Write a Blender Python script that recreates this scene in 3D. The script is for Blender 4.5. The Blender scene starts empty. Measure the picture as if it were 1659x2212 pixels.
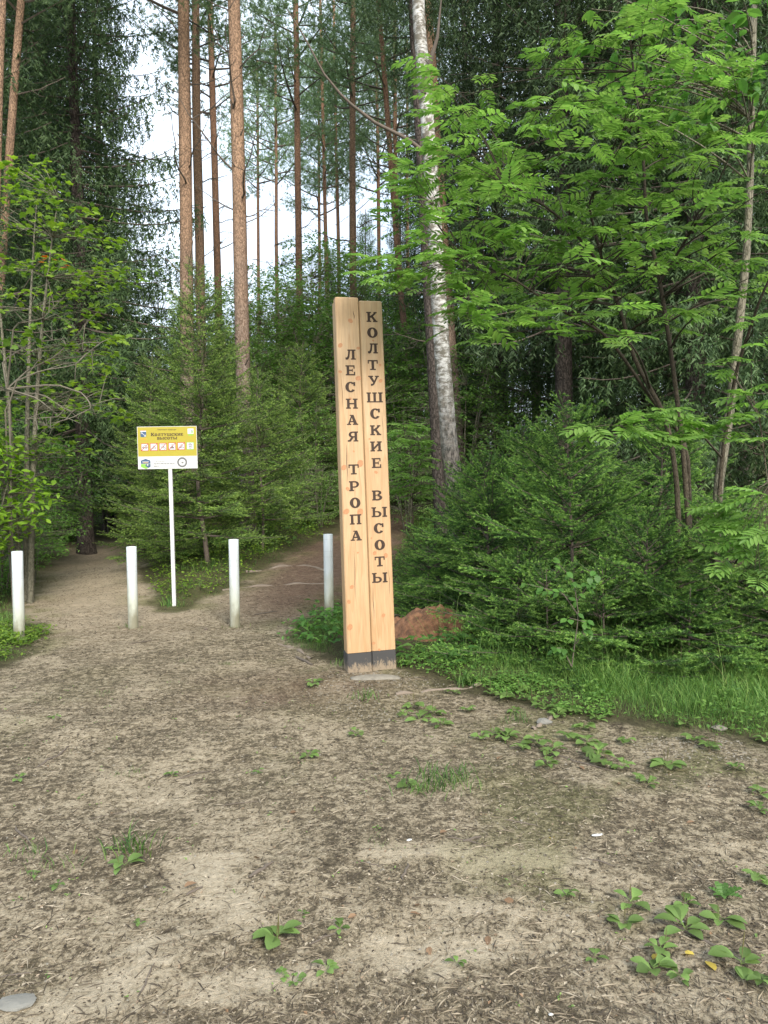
import bpy, math
import numpy as np
from mathutils import Matrix, Vector

# ------------------------------------------------------------------ camera, world, sun, exposure
SC = bpy.context.scene
COL = SC.collection
W0, H0, FPX = 1659.0, 2212.0, 1660.0            # photo pixel frame used for measuring, focal length in those pixels
CAM = Vector((0, 0, 1.55))
PITCH, ROLL = math.radians(-2.1), math.radians(-0.75)
RM = Matrix.Rotation(math.pi / 2 + PITCH, 3, 'X') @ Matrix.Rotation(ROLL, 3, 'Z')
cd = bpy.data.cameras.new('camera')
cam = bpy.data.objects.new('camera', cd)
COL.objects.link(cam)
cam.location = CAM
cam.rotation_euler = RM.to_euler()
cd.sensor_fit = 'HORIZONTAL'
cd.sensor_width = 36.0
cd.lens = 36.0 * FPX / W0
cd.clip_start = 0.05
cd.clip_end = 2000
SC.camera = cam

SUN_EL, SUN_AZ = math.radians(38), math.radians(160)
wd = bpy.data.worlds.new('World')
SC.world = wd
wd.use_nodes = True
nt = wd.node_tree
bgn = nt.nodes['Background']
sky = nt.nodes.new('ShaderNodeTexSky')
sky.sky_type = 'NISHITA'
sky.sun_disc = False
sky.sun_elevation = SUN_EL
sky.sun_rotation = SUN_AZ
sky.dust_density = 4.0
sky.air_density = 1.0
sky.ozone_density = 1.0
# overcast veil: thin, uneven cloud over the whole sky
tcw = nt.nodes.new('ShaderNodeTexCoord')
nzw = nt.nodes.new('ShaderNodeTexNoise')
nzw.inputs['Scale'].default_value = 2.4
nzw.inputs['Detail'].default_value = 6
crw = nt.nodes.new('ShaderNodeValToRGB')
crw.color_ramp.elements[0].position = 0.40
crw.color_ramp.elements[0].color = (0.38, 0.38, 0.38, 1)
crw.color_ramp.elements[1].position = 0.68
crw.color_ramp.elements[1].color = (0.95, 0.95, 0.95, 1)
mxw = nt.nodes.new('ShaderNodeMix')
mxw.data_type = 'RGBA'
mxw.inputs[7].default_value = (7.6, 8.6, 9.6, 1)
nt.links.new(tcw.outputs['Generated'], nzw.inputs['Vector'])
nt.links.new(nzw.outputs['Fac'], crw.inputs['Fac'])
nt.links.new(crw.outputs['Color'], mxw.inputs['Factor'])
nt.links.new(sky.outputs['Color'], mxw.inputs[6])
nt.links.new(mxw.outputs[2], bgn.inputs['Color'])
bgn.inputs['Strength'].default_value = 0.08

sl = bpy.data.lights.new('sun', 'SUN')
sl.energy = 1.5
sl.angle = math.radians(20)
sl.color = (1.0, 0.95, 0.86)
sun = bpy.data.objects.new('sun', sl)
COL.objects.link(sun)
sd = Vector((math.sin(SUN_AZ) * math.cos(SUN_EL), math.cos(SUN_AZ) * math.cos(SUN_EL), math.sin(SUN_EL)))
sun.rotation_euler = sd.to_track_quat('Z', 'Y').to_euler()
sun.location = sd * 60

SC.view_settings.view_transform = 'Standard'
SC.view_settings.look = 'None'
SC.view_settings.gamma = 1.0
SC.view_settings.use_curve_mapping = False
SC.view_settings.exposure = 1.6
SC.render.engine = 'CYCLES'
SC.cycles.max_bounces = 7
SC.cycles.diffuse_bounces = 4
SC.cycles.transmission_bounces = 4
SC.cycles.use_denoising = True

# ------------------------------------------------------------------ pixel helpers
RMI = np.array(RM)


def ray(px, py):
    d = RM @ Vector(((px - W0 / 2) / FPX, -(py - H0 / 2) / FPX, -1.0))
    return d / d.y


def at(px, py, Y):
    return CAM + ray(px, py) * Y


def sstep(a, b, x):
    t = np.clip((x - a) / (b - a), 0, 1)
    return t * t * (3 - 2 * t)


def vnoise(x, y, seed=0):
    x = np.asarray(x, float)
    y = np.asarray(y, float)
    xi, yi = np.floor(x).astype(np.int64), np.floor(y).astype(np.int64)
    xf, yf = x - xi, y - yi

    def h(a, b):
        n = (a * 374761393 + b * 668265263 + seed * 974634777) & 0x7fffffff
        n = ((n ^ (n >> 13)) * 1274126177) & 0x7fffffff
        return ((n ^ (n >> 16)) & 0xffff) / 65535.0
    u, v = xf * xf * (3 - 2 * xf), yf * yf * (3 - 2 * yf)
    return (h(xi, yi) * (1 - u) + h(xi + 1, yi) * u) * (1 - v) + (h(xi, yi + 1) * (1 - u) + h(xi + 1, yi + 1) * u) * v


def fbm(x, y, seed=0, o=4):
    s, a, t = 0, 0.5, 0
    for k in range(o):
        s = s + a * vnoise(np.asarray(x) * 2 ** k, np.asarray(y) * 2 ** k, seed + k)
        t += a
        a *= 0.5
    return s / t


def hbase(x, y):
    x = np.asarray(x, float)
    y = np.asarray(y, float)
    rise = np.clip(y - 9.0, 0, 26)
    soft = rise * rise / (rise + 1.5)
    hill = soft * 0.115 * sstep(-5.6, -2.4, x + 0.12 * (y - 12))
    left = soft * 0.012
    bank = 0.35 * sstep(0, 2.0, -4.6 - 0.22 * (y - 8) - x) * sstep(7, 10, y)
    return hill + left + bank


def hgt(x, y):
    x = np.asarray(x, float)
    y = np.asarray(y, float)
    n = (fbm(x * 0.8, y * 0.8, 3, 3) - 0.5) * 0.07 + (fbm(x * 4, y * 4, 9, 3) - 0.5) * 0.034
    return hbase(x, y) + n


def gnd(px, py):
    """point of the ground seen at a pixel"""
    d = ray(px, py)
    lo, hi = 1.0, 60.0
    t = lo
    while t < hi:
        p = CAM + d * t
        if p.z < float(hgt(p.x, p.y)):
            break
        t += 0.02
    p = CAM + d * t
    return Vector((p.x, p.y, float(hgt(p.x, p.y))))


def on(x, y, dz=0.0):
    return Vector((x, y, float(hgt(x, y)) + dz))


# ------------------------------------------------------------------ mesh helpers
def fast_mesh(name, V, polys, mats, attrs=None, smooth=False):
    """polys: list of (int array n x k, material index)"""
    me = bpy.data.meshes.new(name)
    V = np.asarray(V, np.float32)
    me.vertices.add(len(V))
    me.vertices.foreach_set('co', V.ravel())
    nl = sum(p.size for p, _ in polys)
    npoly = sum(len(p) for p, _ in polys)
    me.loops.add(nl)
    me.polygons.add(npoly)
    me.loops.foreach_set('vertex_index', np.concatenate([p.ravel() for p, _ in polys]).astype(np.int32))
    tot = np.concatenate([np.full(len(p), p.shape[1]) for p, _ in polys])
    st = np.concatenate([[0], np.cumsum(tot)[:-1]])
    me.polygons.foreach_set('loop_start', st.astype(np.int32))
    me.polygons.foreach_set('loop_total', tot.astype(np.int32))
    me.polygons.foreach_set('material_index', np.concatenate([np.full(len(p), m) for p, m in polys]).astype(np.int32))
    me.polygons.foreach_set('use_smooth', np.full(npoly, bool(smooth)))
    for m in mats:
        me.materials.append(m)
    for k, a in (attrs or {}).items():
        at_ = me.attributes.new(k, 'FLOAT', 'POINT')
        at_.data.foreach_set('value', np.asarray(a, np.float32))
    me.update(calc_edges=True)
    return me


class MB:
    """collects pieces of one mesh"""

    def __init__(self):
        self.V, self.P, self.A, self.n = [], [], [], 0

    def add(self, V, F, m=0, a=0.5):
        V = np.asarray(V, float).reshape(-1, 3)
        F = np.asarray(F, int)
        self.V.append(V)
        self.P.append((F + self.n, m))
        self.A.append(np.broadcast_to(np.asarray(a, float), (len(V),)))
        self.n += len(V)
        return self

    def mesh(self, name, mats, smooth=False):
        return fast_mesh(name, np.concatenate(self.V), self.P, mats if isinstance(mats, (list, tuple)) else [mats],
                         {'rnd': np.concatenate(self.A)}, smooth)


def nrm(v):
    v = np.asarray(v, float)
    return v / np.maximum(np.linalg.norm(v, axis=-1, keepdims=True), 1e-9)


def tube(pts, rad, sides=8, cap=True):
    pts = np.asarray([tuple(p) for p in pts], float)
    n = len(pts)
    rad = np.broadcast_to(np.asarray(rad, float), (n,))
    tan = nrm(np.gradient(pts, axis=0))
    ref = np.array([0.0, 0.0, 1.0]) if abs(tan[0][2]) < 0.8 else np.array([1.0, 0.0, 0.0])
    a = nrm(np.cross(tan, ref))
    b = np.cross(tan, a)
    th = np.arange(sides) / sides * 2 * math.pi
    ring = (a[:, None, :] * np.cos(th)[None, :, None] + b[:, None, :] * np.sin(th)[None, :, None]) * rad[:, None, None]
    V = (pts[:, None, :] + ring).reshape(-1, 3)
    i = np.arange(n - 1)[:, None] * sides
    j = np.arange(sides)[None, :]
    k = (j + 1) % sides
    F = np.stack([i + j, i + k, i + sides + k, i + sides + j], -1).reshape(-1, 4)
    return V, F


def disc(c, r, sides, z=None):
    th = np.arange(sides) / sides * 2 * math.pi
    V = np.stack([c[0] + r * np.cos(th), c[1] + r * np.sin(th), np.full(sides, c[2])], -1)
    return V, np.arange(sides)[None, :]


def boxv(x0, x1, y0, y1, z0, z1):
    V = [(x0, y0, z0), (x1, y0, z0), (x1, y1, z0), (x0, y1, z0), (x0, y0, z1), (x1, y0, z1), (x1, y1, z1), (x0, y1, z1)]
    F = [(3, 2, 1, 0), (4, 5, 6, 7), (0, 1, 5, 4), (1, 2, 6, 5), (2, 3, 7, 6), (3, 0, 4, 7)]
    return V, F


def bezier(p0, p1, p2, n):
    t = np.linspace(0, 1, n)[:, None]
    return (1 - t) ** 2 * np.asarray(p0) + 2 * t * (1 - t) * np.asarray(p1) + t * t * np.asarray(p2)


def frames(d, up):
    """rotation matrices whose Y axis is d and whose Z axis is near up"""
    d = nrm(d)
    up = np.broadcast_to(np.asarray(up, float), d.shape)
    x = nrm(np.cross(d, up))
    z = np.cross(x, d)
    return np.stack([x, d, z], -1)


def scatter(tpl, pos, rot, scl, rng):
    TV, TF = tpl
    K, n = len(pos), len(TV)
    scl = np.broadcast_to(np.asarray(scl, float), (K,))
    V = np.einsum('kij,nj->kni', rot, TV) * scl[:, None, None] + np.asarray(pos)[:, None, :]
    F = (TF[None] + (np.arange(K) * n)[:, None, None]).reshape(-1, TF.shape[1])
    a = np.repeat(rng.random(K), n)
    return V.reshape(-1, 3), F, a


def needles(segs, spacing, length, width, rng, fwd=0.75, t0=0.0, jl=0.35, tone=None):
    """triangular needles all round the given segments (array S x 2 x 3)"""
    segs = np.asarray(segs, float)
    L = np.linalg.norm(segs[:, 1] - segs[:, 0], axis=1)
    cnt = np.maximum(1, (L / spacing).astype(int))
    idx = np.repeat(np.arange(len(segs)), cnt)
    K = len(idx)
    t = rng.random(K) * (1 - t0) + t0
    p = segs[idx, 0] + (segs[idx, 1] - segs[idx, 0]) * t[:, None]
    d = nrm(segs[idx, 1] - segs[idx, 0])
    r = nrm(np.cross(d, rng.normal(size=(K, 3))))
    nd = nrm(d * fwd + r)
    wdir = nrm(np.cross(nd, rng.normal(size=(K, 3)))) * width * 0.5
    ln = length * (1 - jl + 2 * jl * rng.random(K))[:, None]
    V = np.stack([p - wdir, p + wdir, p + nd * ln], 1).reshape(-1, 3)
    F = np.arange(3 * K).reshape(-1, 3)
    segr = rng.random(len(segs))
    if tone is None:
        a = np.repeat(np.clip(0.45 * segr[idx] + 0.6 * t ** 1.5, 0, 1), 3)
    else:
        tone = np.asarray(tone)
        a = np.repeat(np.clip(tone[idx, 0] + tone[idx, 1] * t + 0.12 * (segr[idx] - 0.5), 0, 1), 3)
    return V, F, a


# ------------------------------------------------------------------ object helpers
def put(name, me, parent=None, loc=None, rot=None, scale=None):
    o = bpy.data.objects.new(name, me)
    COL.objects.link(o)
    if parent is not None:
        o.parent = parent
    if loc is not None:
        o.location = loc
    if rot is not None:
        o.rotation_euler = rot
    if scale is not None:
        o.scale = (scale,) * 3 if isinstance(scale, (int, float)) else scale
    return o


def tag(o, label=None, cat=None, group=None, kind=None):
    if label:
        o['label'] = label
    if cat:
        o['category'] = cat
    if group:
        o['group'] = group
    if kind:
        o['kind'] = kind
    return o


def thing(name, label, cat, loc=(0, 0, 0), rotz=0.0, group=None, scale=1.0):
    o = bpy.data.objects.new(name, None)
    o.empty_display_size = 0.2
    COL.objects.link(o)
    o.location = loc
    o.rotation_euler = (0, 0, rotz)
    o.scale = (scale,) * 3
    return tag(o, label, cat, group)


def dup(root, loc, rotz=0.0, scale=1.0, label=None, group=None):
    r = root.copy()
    COL.objects.link(r)
    r.location = loc
    r.rotation_euler = (0, 0, rotz)
    r.scale = (scale,) * 3
    if label:
        r['label'] = label
    if group:
        r['group'] = group
    for ch in list(root.children):
        c = ch.copy()
        COL.objects.link(c)
        c.parent = r
        for g in list(ch.children):
            d = g.copy()
            COL.objects.link(d)
            d.parent = c
    return r


# ------------------------------------------------------------------ materials
def new_mat(name):
    m = bpy.data.materials.new(name)
    m.use_nodes = True
    t = m.node_tree
    b = t.nodes['Principled BSDF']
    return m, t, b


def N(t, typ, **kw):
    n = t.nodes.new(typ)
    for k, v in kw.items():
        if k in n.inputs:
            n.inputs[k].default_value = v
        else:
            setattr(n, k, v)
    return n


def ramp(t, stops):
    r = t.nodes.new('ShaderNodeValToRGB')
    e = r.color_ramp.elements
    e[0].position, e[0].color = stops[0][0], (*stops[0][1], 1)
    e[1].position, e[1].color = stops[-1][0], (*stops[-1][1], 1)
    for p, c in stops[1:-1]:
        x = e.new(p)
        x.color = (*c, 1)
    return r


def mix(t, fac, a, b, mode='MIX'):
    m = t.nodes.new('ShaderNodeMix')
    m.data_type = 'RGBA'
    m.blend_type = mode
    for sock, val in ((0, fac), (6, a), (7, b)):
        if hasattr(val, 'is_output'):
            t.links.new(val, m.inputs[sock])
        else:
            m.inputs[sock].default_value = val if sock == 0 else (*val, 1)
    return m.outputs[2]


def attr(t, name):
    n = t.nodes.new('ShaderNodeAttribute')
    n.attribute_name = name
    return n.outputs['Fac']


def noise(t, scale, detail=3, rough=0.5, vec=None, mapscale=None, dist=0.0):
    n = N(t, 'ShaderNodeTexNoise', Scale=scale, Detail=detail, Roughness=rough, Distortion=dist)
    tc = N(t, 'ShaderNodeTexCoord')
    src = vec or tc.outputs['Object']
    if mapscale is not None:
        mp = N(t, 'ShaderNodeMapping')
        mp.inputs['Scale'].default_value = mapscale
        t.links.new(src, mp.inputs['Vector'])
        src = mp.outputs['Vector']
    t.links.new(src, n.inputs['Vector'])
    return n.outputs['Fac']


def bump(t, b, h, strength=0.5, dist=0.02):
    n = N(t, 'ShaderNodeBump', Strength=strength, Distance=dist)
    t.links.new(h, n.inputs['Height'])
    t.links.new(n.outputs['Normal'], b.inputs['Normal'])


def leaf_mat(name, dark, mid, light, trans=0.35, rough=0.5, spec=0.3, objvar=0.25):
    m, t, b = new_mat(name)
    r = ramp(t, [(0.0, dark), (0.5, mid), (1.0, light)])
    t.links.new(attr(t, 'rnd'), r.inputs['Fac'])
    oi = N(t, 'ShaderNodeObjectInfo')
    hs = N(t, 'ShaderNodeHueSaturation')
    mr = N(t, 'ShaderNodeMapRange')
    mr.inputs[3].default_value = 1 - objvar
    mr.inputs[4].default_value = 1 + objvar
    t.links.new(oi.outputs['Random'], mr.inputs[0])
    t.links.new(mr.outputs[0], hs.inputs['Value'])
    t.links.new(r.outputs['Color'], hs.inputs['Color'])
    t.links.new(hs.outputs['Color'], b.inputs['Base Color'])
    b.inputs['Roughness'].default_value = rough
    b.inputs['Specular IOR Level'].default_value = spec
    tr = N(t, 'ShaderNodeBsdfTranslucent')
    g = N(t, 'ShaderNodeHueSaturation', Saturation=1.1, Value=1.5)
    t.links.new(hs.outputs['Color'], g.inputs['Color'])
    t.links.new(g.outputs['Color'], tr.inputs['Color'])
    ms = N(t, 'ShaderNodeMixShader')
    ms.inputs[0].default_value = trans
    out = t.nodes['Material Output']
    t.links.new(b.outputs[0], ms.inputs[1])
    t.links.new(tr.outputs[0], ms.inputs[2])
    t.links.new(ms.outputs[0], out.inputs['Surface'])
    return m


def plain(name, col, rough=0.7, var=0.15, scale=20, metal=0.0):
    m, t, b = new_mat(name)
    f = noise(t, scale, 4)
    c = mix(t, f, tuple(x * (1 - var) for x in col), tuple(min(1, x * (1 + var)) for x in col))
    t.links.new(c, b.inputs['Base Color'])
    b.inputs['Roughness'].default_value = rough
    b.inputs['Metallic'].default_value = metal
    return m


def bark_mat(name, low, high, z0, z1, dark, scale=9.0, bstr=0.9):
    """scaly bark; colour changes with height above the foot"""
    m, t, b = new_mat(name)
    tc = N(t, 'ShaderNodeTexCoord')
    sx = N(t, 'ShaderNodeSeparateXYZ')
    t.links.new(tc.outputs['Object'], sx.inputs[0])
    nz = noise(t, 1.3, 3)
    ad = N(t, 'ShaderNodeMath', operation='MULTIPLY_ADD')
    ad.inputs[1].default_value = 4.0
    t.links.new(nz, ad.inputs[0])
    t.links.new(sx.outputs['Z'], ad.inputs[2])
    mr = N(t, 'ShaderNodeMapRange')
    mr.inputs[1].default_value = z0 + 2
    mr.inputs[2].default_value = z1 + 2
    t.links.new(ad.outputs[0], mr.inputs[0])
    base = mix(t, mr.outputs[0], low, high)
    vo = N(t, 'ShaderNodeTexVoronoi', Scale=scale)
    vo.feature = 'DISTANCE_TO_EDGE'
    mp = N(t, 'ShaderNodeMapping')
    mp.inputs['Scale'].default_value = (1.6, 1.6, 0.55)
    t.links.new(tc.outputs['Object'], mp.inputs['Vector'])
    wob = N(t, 'ShaderNodeTexNoise', Scale=6.0, Detail=3.0)
    t.links.new(mp.outputs['Vector'], wob.inputs['Vector'])
    va = N(t, 'ShaderNodeVectorMath', operation='MULTIPLY_ADD')
    va.inputs[1].default_value = (0.25, 0.25, 0.25)
    t.links.new(wob.outputs['Color'], va.inputs[0])
    t.links.new(mp.outputs['Vector'], va.inputs[2])
    t.links.new(va.outputs[0], vo.inputs['Vector'])
    cr = ramp(t, [(0.0, (0, 0, 0)), (0.16, (1, 1, 1))])
    t.links.new(vo.outputs['Distance'], cr.inputs['Fac'])
    c = mix(t, cr.outputs['Color'], dark, base)
    fine = noise(t, 26, 5, 0.7)
    fr = ramp(t, [(0.30, (0.40, 0.38, 0.36)), (0.46, (0.95, 0.95, 0.95)), (0.75, (1.2, 1.2, 1.2))])
    t.links.new(fine, fr.inputs['Fac'])
    c = mix(t, 1.0, c, fr.outputs['Color'], 'MULTIPLY')
    t.links.new(c, b.inputs['Base Color'])
    b.inputs['Roughness'].default_value = 0.9
    b.inputs['Specular IOR Level'].default_value = 0.15
    h = N(t, 'ShaderNodeMath', operation='ADD')
    t.links.new(cr.outputs['Color'], h.inputs[0])
    t.links.new(fine, h.inputs[1])
    bump(t, b, h.outputs[0], bstr, 0.012)
    return m


M = {}
M['pine_bark'] = bark_mat('pine_bark', (0.20, 0.17, 0.15), (0.37, 0.24, 0.155), 2.6, 6.0, (0.13, 0.085, 0.06), 22, 0.6)
M['pine_bark_far'] = bark_mat('pine_bark_far', (0.16, 0.115, 0.09), (0.33, 0.19, 0.12), 3, 7, (0.12, 0.075, 0.055), 20, 0.5)
M['spruce_bark'] = bark_mat('spruce_bark', (0.085, 0.07, 0.06), (0.10, 0.08, 0.07), 2, 8, (0.035, 0.03, 0.025), 14)
M['grey_bark'] = bark_mat('grey_bark', (0.16, 0.15, 0.11), (0.22, 0.20, 0.15), 0.5, 3, (0.09, 0.085, 0.06), 22, 0.4)
M['rowan_bark'] = bark_mat('rowan_bark', (0.12, 0.10, 0.07), (0.05, 0.042, 0.032), 1.2, 3.0, (0.06, 0.05, 0.035), 26, 0.4)
M['dead_wood'] = plain('dead_wood', (0.12, 0.095, 0.075), 0.9, 0.4, 12)
M['pale_twig'] = plain('pale_twig', (0.15, 0.13, 0.10), 0.9, 0.3, 12)
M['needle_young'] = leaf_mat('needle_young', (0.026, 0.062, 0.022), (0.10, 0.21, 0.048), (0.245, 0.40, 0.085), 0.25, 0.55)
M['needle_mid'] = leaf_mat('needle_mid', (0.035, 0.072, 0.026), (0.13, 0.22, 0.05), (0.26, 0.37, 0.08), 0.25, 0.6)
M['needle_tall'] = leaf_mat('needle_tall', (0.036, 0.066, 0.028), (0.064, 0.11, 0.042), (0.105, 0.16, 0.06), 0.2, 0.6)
M['needle_pine'] = leaf_mat('needle_pine', (0.09, 0.145, 0.07), (0.14, 0.21, 0.095), (0.20, 0.28, 0.13), 0.45, 0.55)
M['leaf_rowan'] = leaf_mat('leaf_rowan', (0.09, 0.185, 0.042), (0.155, 0.28, 0.062), (0.25, 0.385, 0.10), 0.46, 0.45)
M['leaf_maple'] = leaf_mat('leaf_maple', (0.10, 0.19, 0.03), (0.165, 0.275, 0.04), (0.25, 0.37, 0.05), 0.46, 0.5)
M['leaf_hazel'] = leaf_mat('leaf_hazel', (0.11, 0.21, 0.025), (0.17, 0.30, 0.03), (0.24, 0.40, 0.04), 0.42, 0.5)
M['leaf_bush'] = leaf_mat('leaf_bush', (0.075, 0.16, 0.038), (0.125, 0.24, 0.052), (0.185, 0.315, 0.07), 0.44, 0.5)
M['leaf_big'] = leaf_mat('leaf_big', (0.06, 0.15, 0.035), (0.095, 0.21, 0.045), (0.15, 0.28, 0.06), 0.42, 0.4)
M['leaf_far'] = leaf_mat('leaf_far', (0.12, 0.22, 0.06), (0.175, 0.295, 0.075), (0.245, 0.375, 0.105), 0.45, 0.5)
M['leaf_orange'] = leaf_mat('leaf_orange', (0.42, 0.10, 0.03), (0.5, 0.14, 0.04), (0.5, 0.2, 0.06), 0.3, 0.6)
M['plantain'] = leaf_mat('plantain', (0.085, 0.15, 0.042), (0.13, 0.205, 0.055), (0.20, 0.285, 0.08), 0.28, 0.5, 0.3, 0.38)
M['grass'] = leaf_mat('grass', (0.05, 0.115, 0.028), (0.09, 0.185, 0.038), (0.20, 0.29, 0.075), 0.35, 0.5)
M['dry_grass'] = leaf_mat('dry_grass', (0.28, 0.24, 0.12), (0.36, 0.31, 0.16), (0.45, 0.4, 0.24), 0.3, 0.7)
M['spike'] = leaf_mat('spike', (0.08, 0.07, 0.03), (0.10, 0.09, 0.035), (0.13, 0.11, 0.045), 0.1, 0.7)


def ground_mat():
    m, t, b = new_mat('ground')
    path, red, moss = attr(t, 'path'), attr(t, 'red'), attr(t, 'moss')
    # packed sand showing between trodden debris
    big = noise(t, 1.7, 5, 0.6)
    mid = noise(t, 15, 6, 0.7, mapscale=(1, 1.2, 1), dist=0.6)
    fin = noise(t, 42, 6, 0.7, mapscale=(1.25, 0.9, 1), dist=0.8)
    s = N(t, 'ShaderNodeMath', operation='MULTIPLY_ADD')
    s.inputs[1].default_value = 0.28
    t.links.new(big, s.inputs[0])
    t.links.new(mid, s.inputs[2])
    s2 = N(t, 'ShaderNodeMath', operation='MULTIPLY_ADD')
    s2.inputs[1].default_value = 0.95
    t.links.new(fin, s2.inputs[0])
    t.links.new(s.outputs[0], s2.inputs[2])
    # debris: dark where low
    cr = ramp(t, [(0.0, (0.056, 0.045, 0.030)), (0.36, (0.105, 0.085, 0.056)), (0.48, (0.20, 0.163, 0.108)), (0.62, (0.305, 0.253, 0.175)), (1.0, (0.40, 0.338, 0.245))])
    mr = N(t, 'ShaderNodeMapRange')
    mr.inputs[1].default_value = 0.82
    mr.inputs[2].default_value = 1.46
    bare = N(t, 'ShaderNodeMath', operation='MULTIPLY_ADD')
    bare.inputs[1].default_value = 0.30
    t.links.new(attr(t, 'bare'), bare.inputs[0])
    t.links.new(s2.outputs[0], bare.inputs[2])
    t.links.new(bare.outputs[0], mr.inputs[0])
    t.links.new(mr.outputs[0], cr.inputs['Fac'])
    rr = ramp(t, [(0.0, (0.07, 0.046, 0.034)), (0.5, (0.135, 0.088, 0.062)), (1.0, (0.24, 0.17, 0.12))])
    t.links.new(mr.outputs[0], rr.inputs['Fac'])
    c = mix(t, red, cr.outputs['Color'], rr.outputs['Color'])
    mm = ramp(t, [(0.0, (0.05, 0.05, 0.022)), (0.5, (0.10, 0.105, 0.035)), (1.0, (0.17, 0.165, 0.06))])
    t.links.new(mr.outputs[0], mm.inputs['Fac'])
    c = mix(t, moss, c, mm.outputs['Color'])
    ff = ramp(t, [(0.0, (0.03, 0.025, 0.015)), (0.55, (0.065, 0.058, 0.03)), (1.0, (0.10, 0.10, 0.042))])
    t.links.new(mr.outputs[0], ff.inputs['Fac'])
    c = mix(t, path, ff.outputs['Color'], c)
    t.links.new(c, b.inputs['Base Color'])
    b.inputs['Roughness'].default_value = 0.95
    b.inputs['Specular IOR Level'].default_value = 0.15
    bump(t, b, s2.outputs[0], 0.85, 0.02)
    return m


M['ground'] = ground_mat()


def litter_mat():
    m, t, b = new_mat('litter')
    r = ramp(t, [(0.0, (0.04, 0.032, 0.024)), (0.36, (0.10, 0.081, 0.057)), (0.66, (0.21, 0.172, 0.12)), (0.94, (0.36, 0.31, 0.235)), (1.0, (0.21, 0.13, 0.075))])
    t.links.new(attr(t, 'rnd'), r.inputs['Fac'])
    t.links.new(r.outputs['Color'], b.inputs['Base Color'])
    b.inputs['Roughness'].default_value = 0.85
    b.inputs['Specular IOR Level'].default_value = 0.2
    return m


M['litter'] = litter_mat()


def timber_mat():
    m, t, b = new_mat('timber')
    tc = N(t, 'ShaderNodeTexCoord')
    mp = N(t, 'ShaderNodeMapping')
    mp.inputs['Scale'].default_value = (1, 1, 0.06)
    oi = N(t, 'ShaderNodeObjectInfo')
    sh = N(t, 'ShaderNodeVectorMath', operation='MULTIPLY_ADD')
    sh.inputs[1].default_value = (0.0, 0.0, 1.0)
    cmb = N(t, 'ShaderNodeCombineXYZ')
    k = N(t, 'ShaderNodeMath', operation='MULTIPLY')
    k.inputs[1].default_value = 40
    t.links.new(oi.outputs['Random'], k.inputs[0])
    for i in range(3):
        t.links.new(k.outputs[0], cmb.inputs[i])
    ad = N(t, 'ShaderNodeVectorMath', operation='ADD')
    t.links.new(tc.outputs['Object'], ad.inputs[0])
    t.links.new(cmb.outputs[0], ad.inputs[1])
    t.links.new(ad.outputs[0], mp.inputs['Vector'])
    warp = N(t, 'ShaderNodeTexNoise', Scale=5.0, Detail=3.0)
    t.links.new(mp.outputs['Vector'], warp.inputs['Vector'])
    rings = N(t, 'ShaderNodeMath', operation='MULTIPLY')
    rings.inputs[1].default_value = 9.0
    t.links.new(warp.outputs['Fac'], rings.inputs[0])
    fr = N(t, 'ShaderNodeMath', operation='FRACT')
    t.links.new(rings.outputs[0], fr.inputs[0])
    rr = ramp(t, [(0.0, (0.0, 0, 0)), (0.75, (0.55, 0.55, 0.55)), (0.93, (1, 1, 1)), (1.0, (0, 0, 0))])
    t.links.new(fr.outputs[0], rr.inputs['Fac'])
    fine = N(t, 'ShaderNodeTexNoise', Scale=120.0, Detail=4.0)
    t.links.new(mp.outputs['Vector'], fine.inputs['Vector'])
    blot = N(t, 'ShaderNodeTexNoise', Scale=2.2, Detail=3.0)
    t.links.new(ad.outputs[0], blot.inputs['Vector'])
    # warmer low down, paler near the top where it has bleached
    sx = N(t, 'ShaderNodeSeparateXYZ')
    t.links.new(tc.outputs['Object'], sx.inputs[0])
    mz = N(t, 'ShaderNodeMapRange')
    mz.inputs[1].default_value = 0.3
    mz.inputs[2].default_value = 2.9
    t.links.new(sx.outputs['Z'], mz.inputs[0])
    base = mix(t, mz.outputs[0], (0.52, 0.345, 0.19), (0.53, 0.41, 0.265))
    c = mix(t, blot.outputs['Fac'], base, (0.45, 0.285, 0.152))
    dk = N(t, 'ShaderNodeMath', operation='MULTIPLY')
    dk.inputs[1].default_value = 0.42
    t.links.new(rr.outputs['Color'], dk.inputs[0])
    c = mix(t, dk.outputs[0], c, (0.38, 0.205, 0.085))
    f2 = ramp(t, [(0.3, (0.86, 0.86, 0.86)), (0.7, (1.08, 1.08, 1.08))])
    t.links.new(fine.outputs['Fac'], f2.inputs['Fac'])
    c = mix(t, 1.0, c, f2.outputs['Color'], 'MULTIPLY')
    t.links.new(c, b.inputs['Base Color'])
    b.inputs['Roughness'].default_value = 0.55
    b.inputs['Specular IOR Level'].default_value = 0.3
    bump(t, b, fine.outputs['Fac'], 0.25, 0.002)
    return m


M['timber'] = timber_mat()


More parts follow.
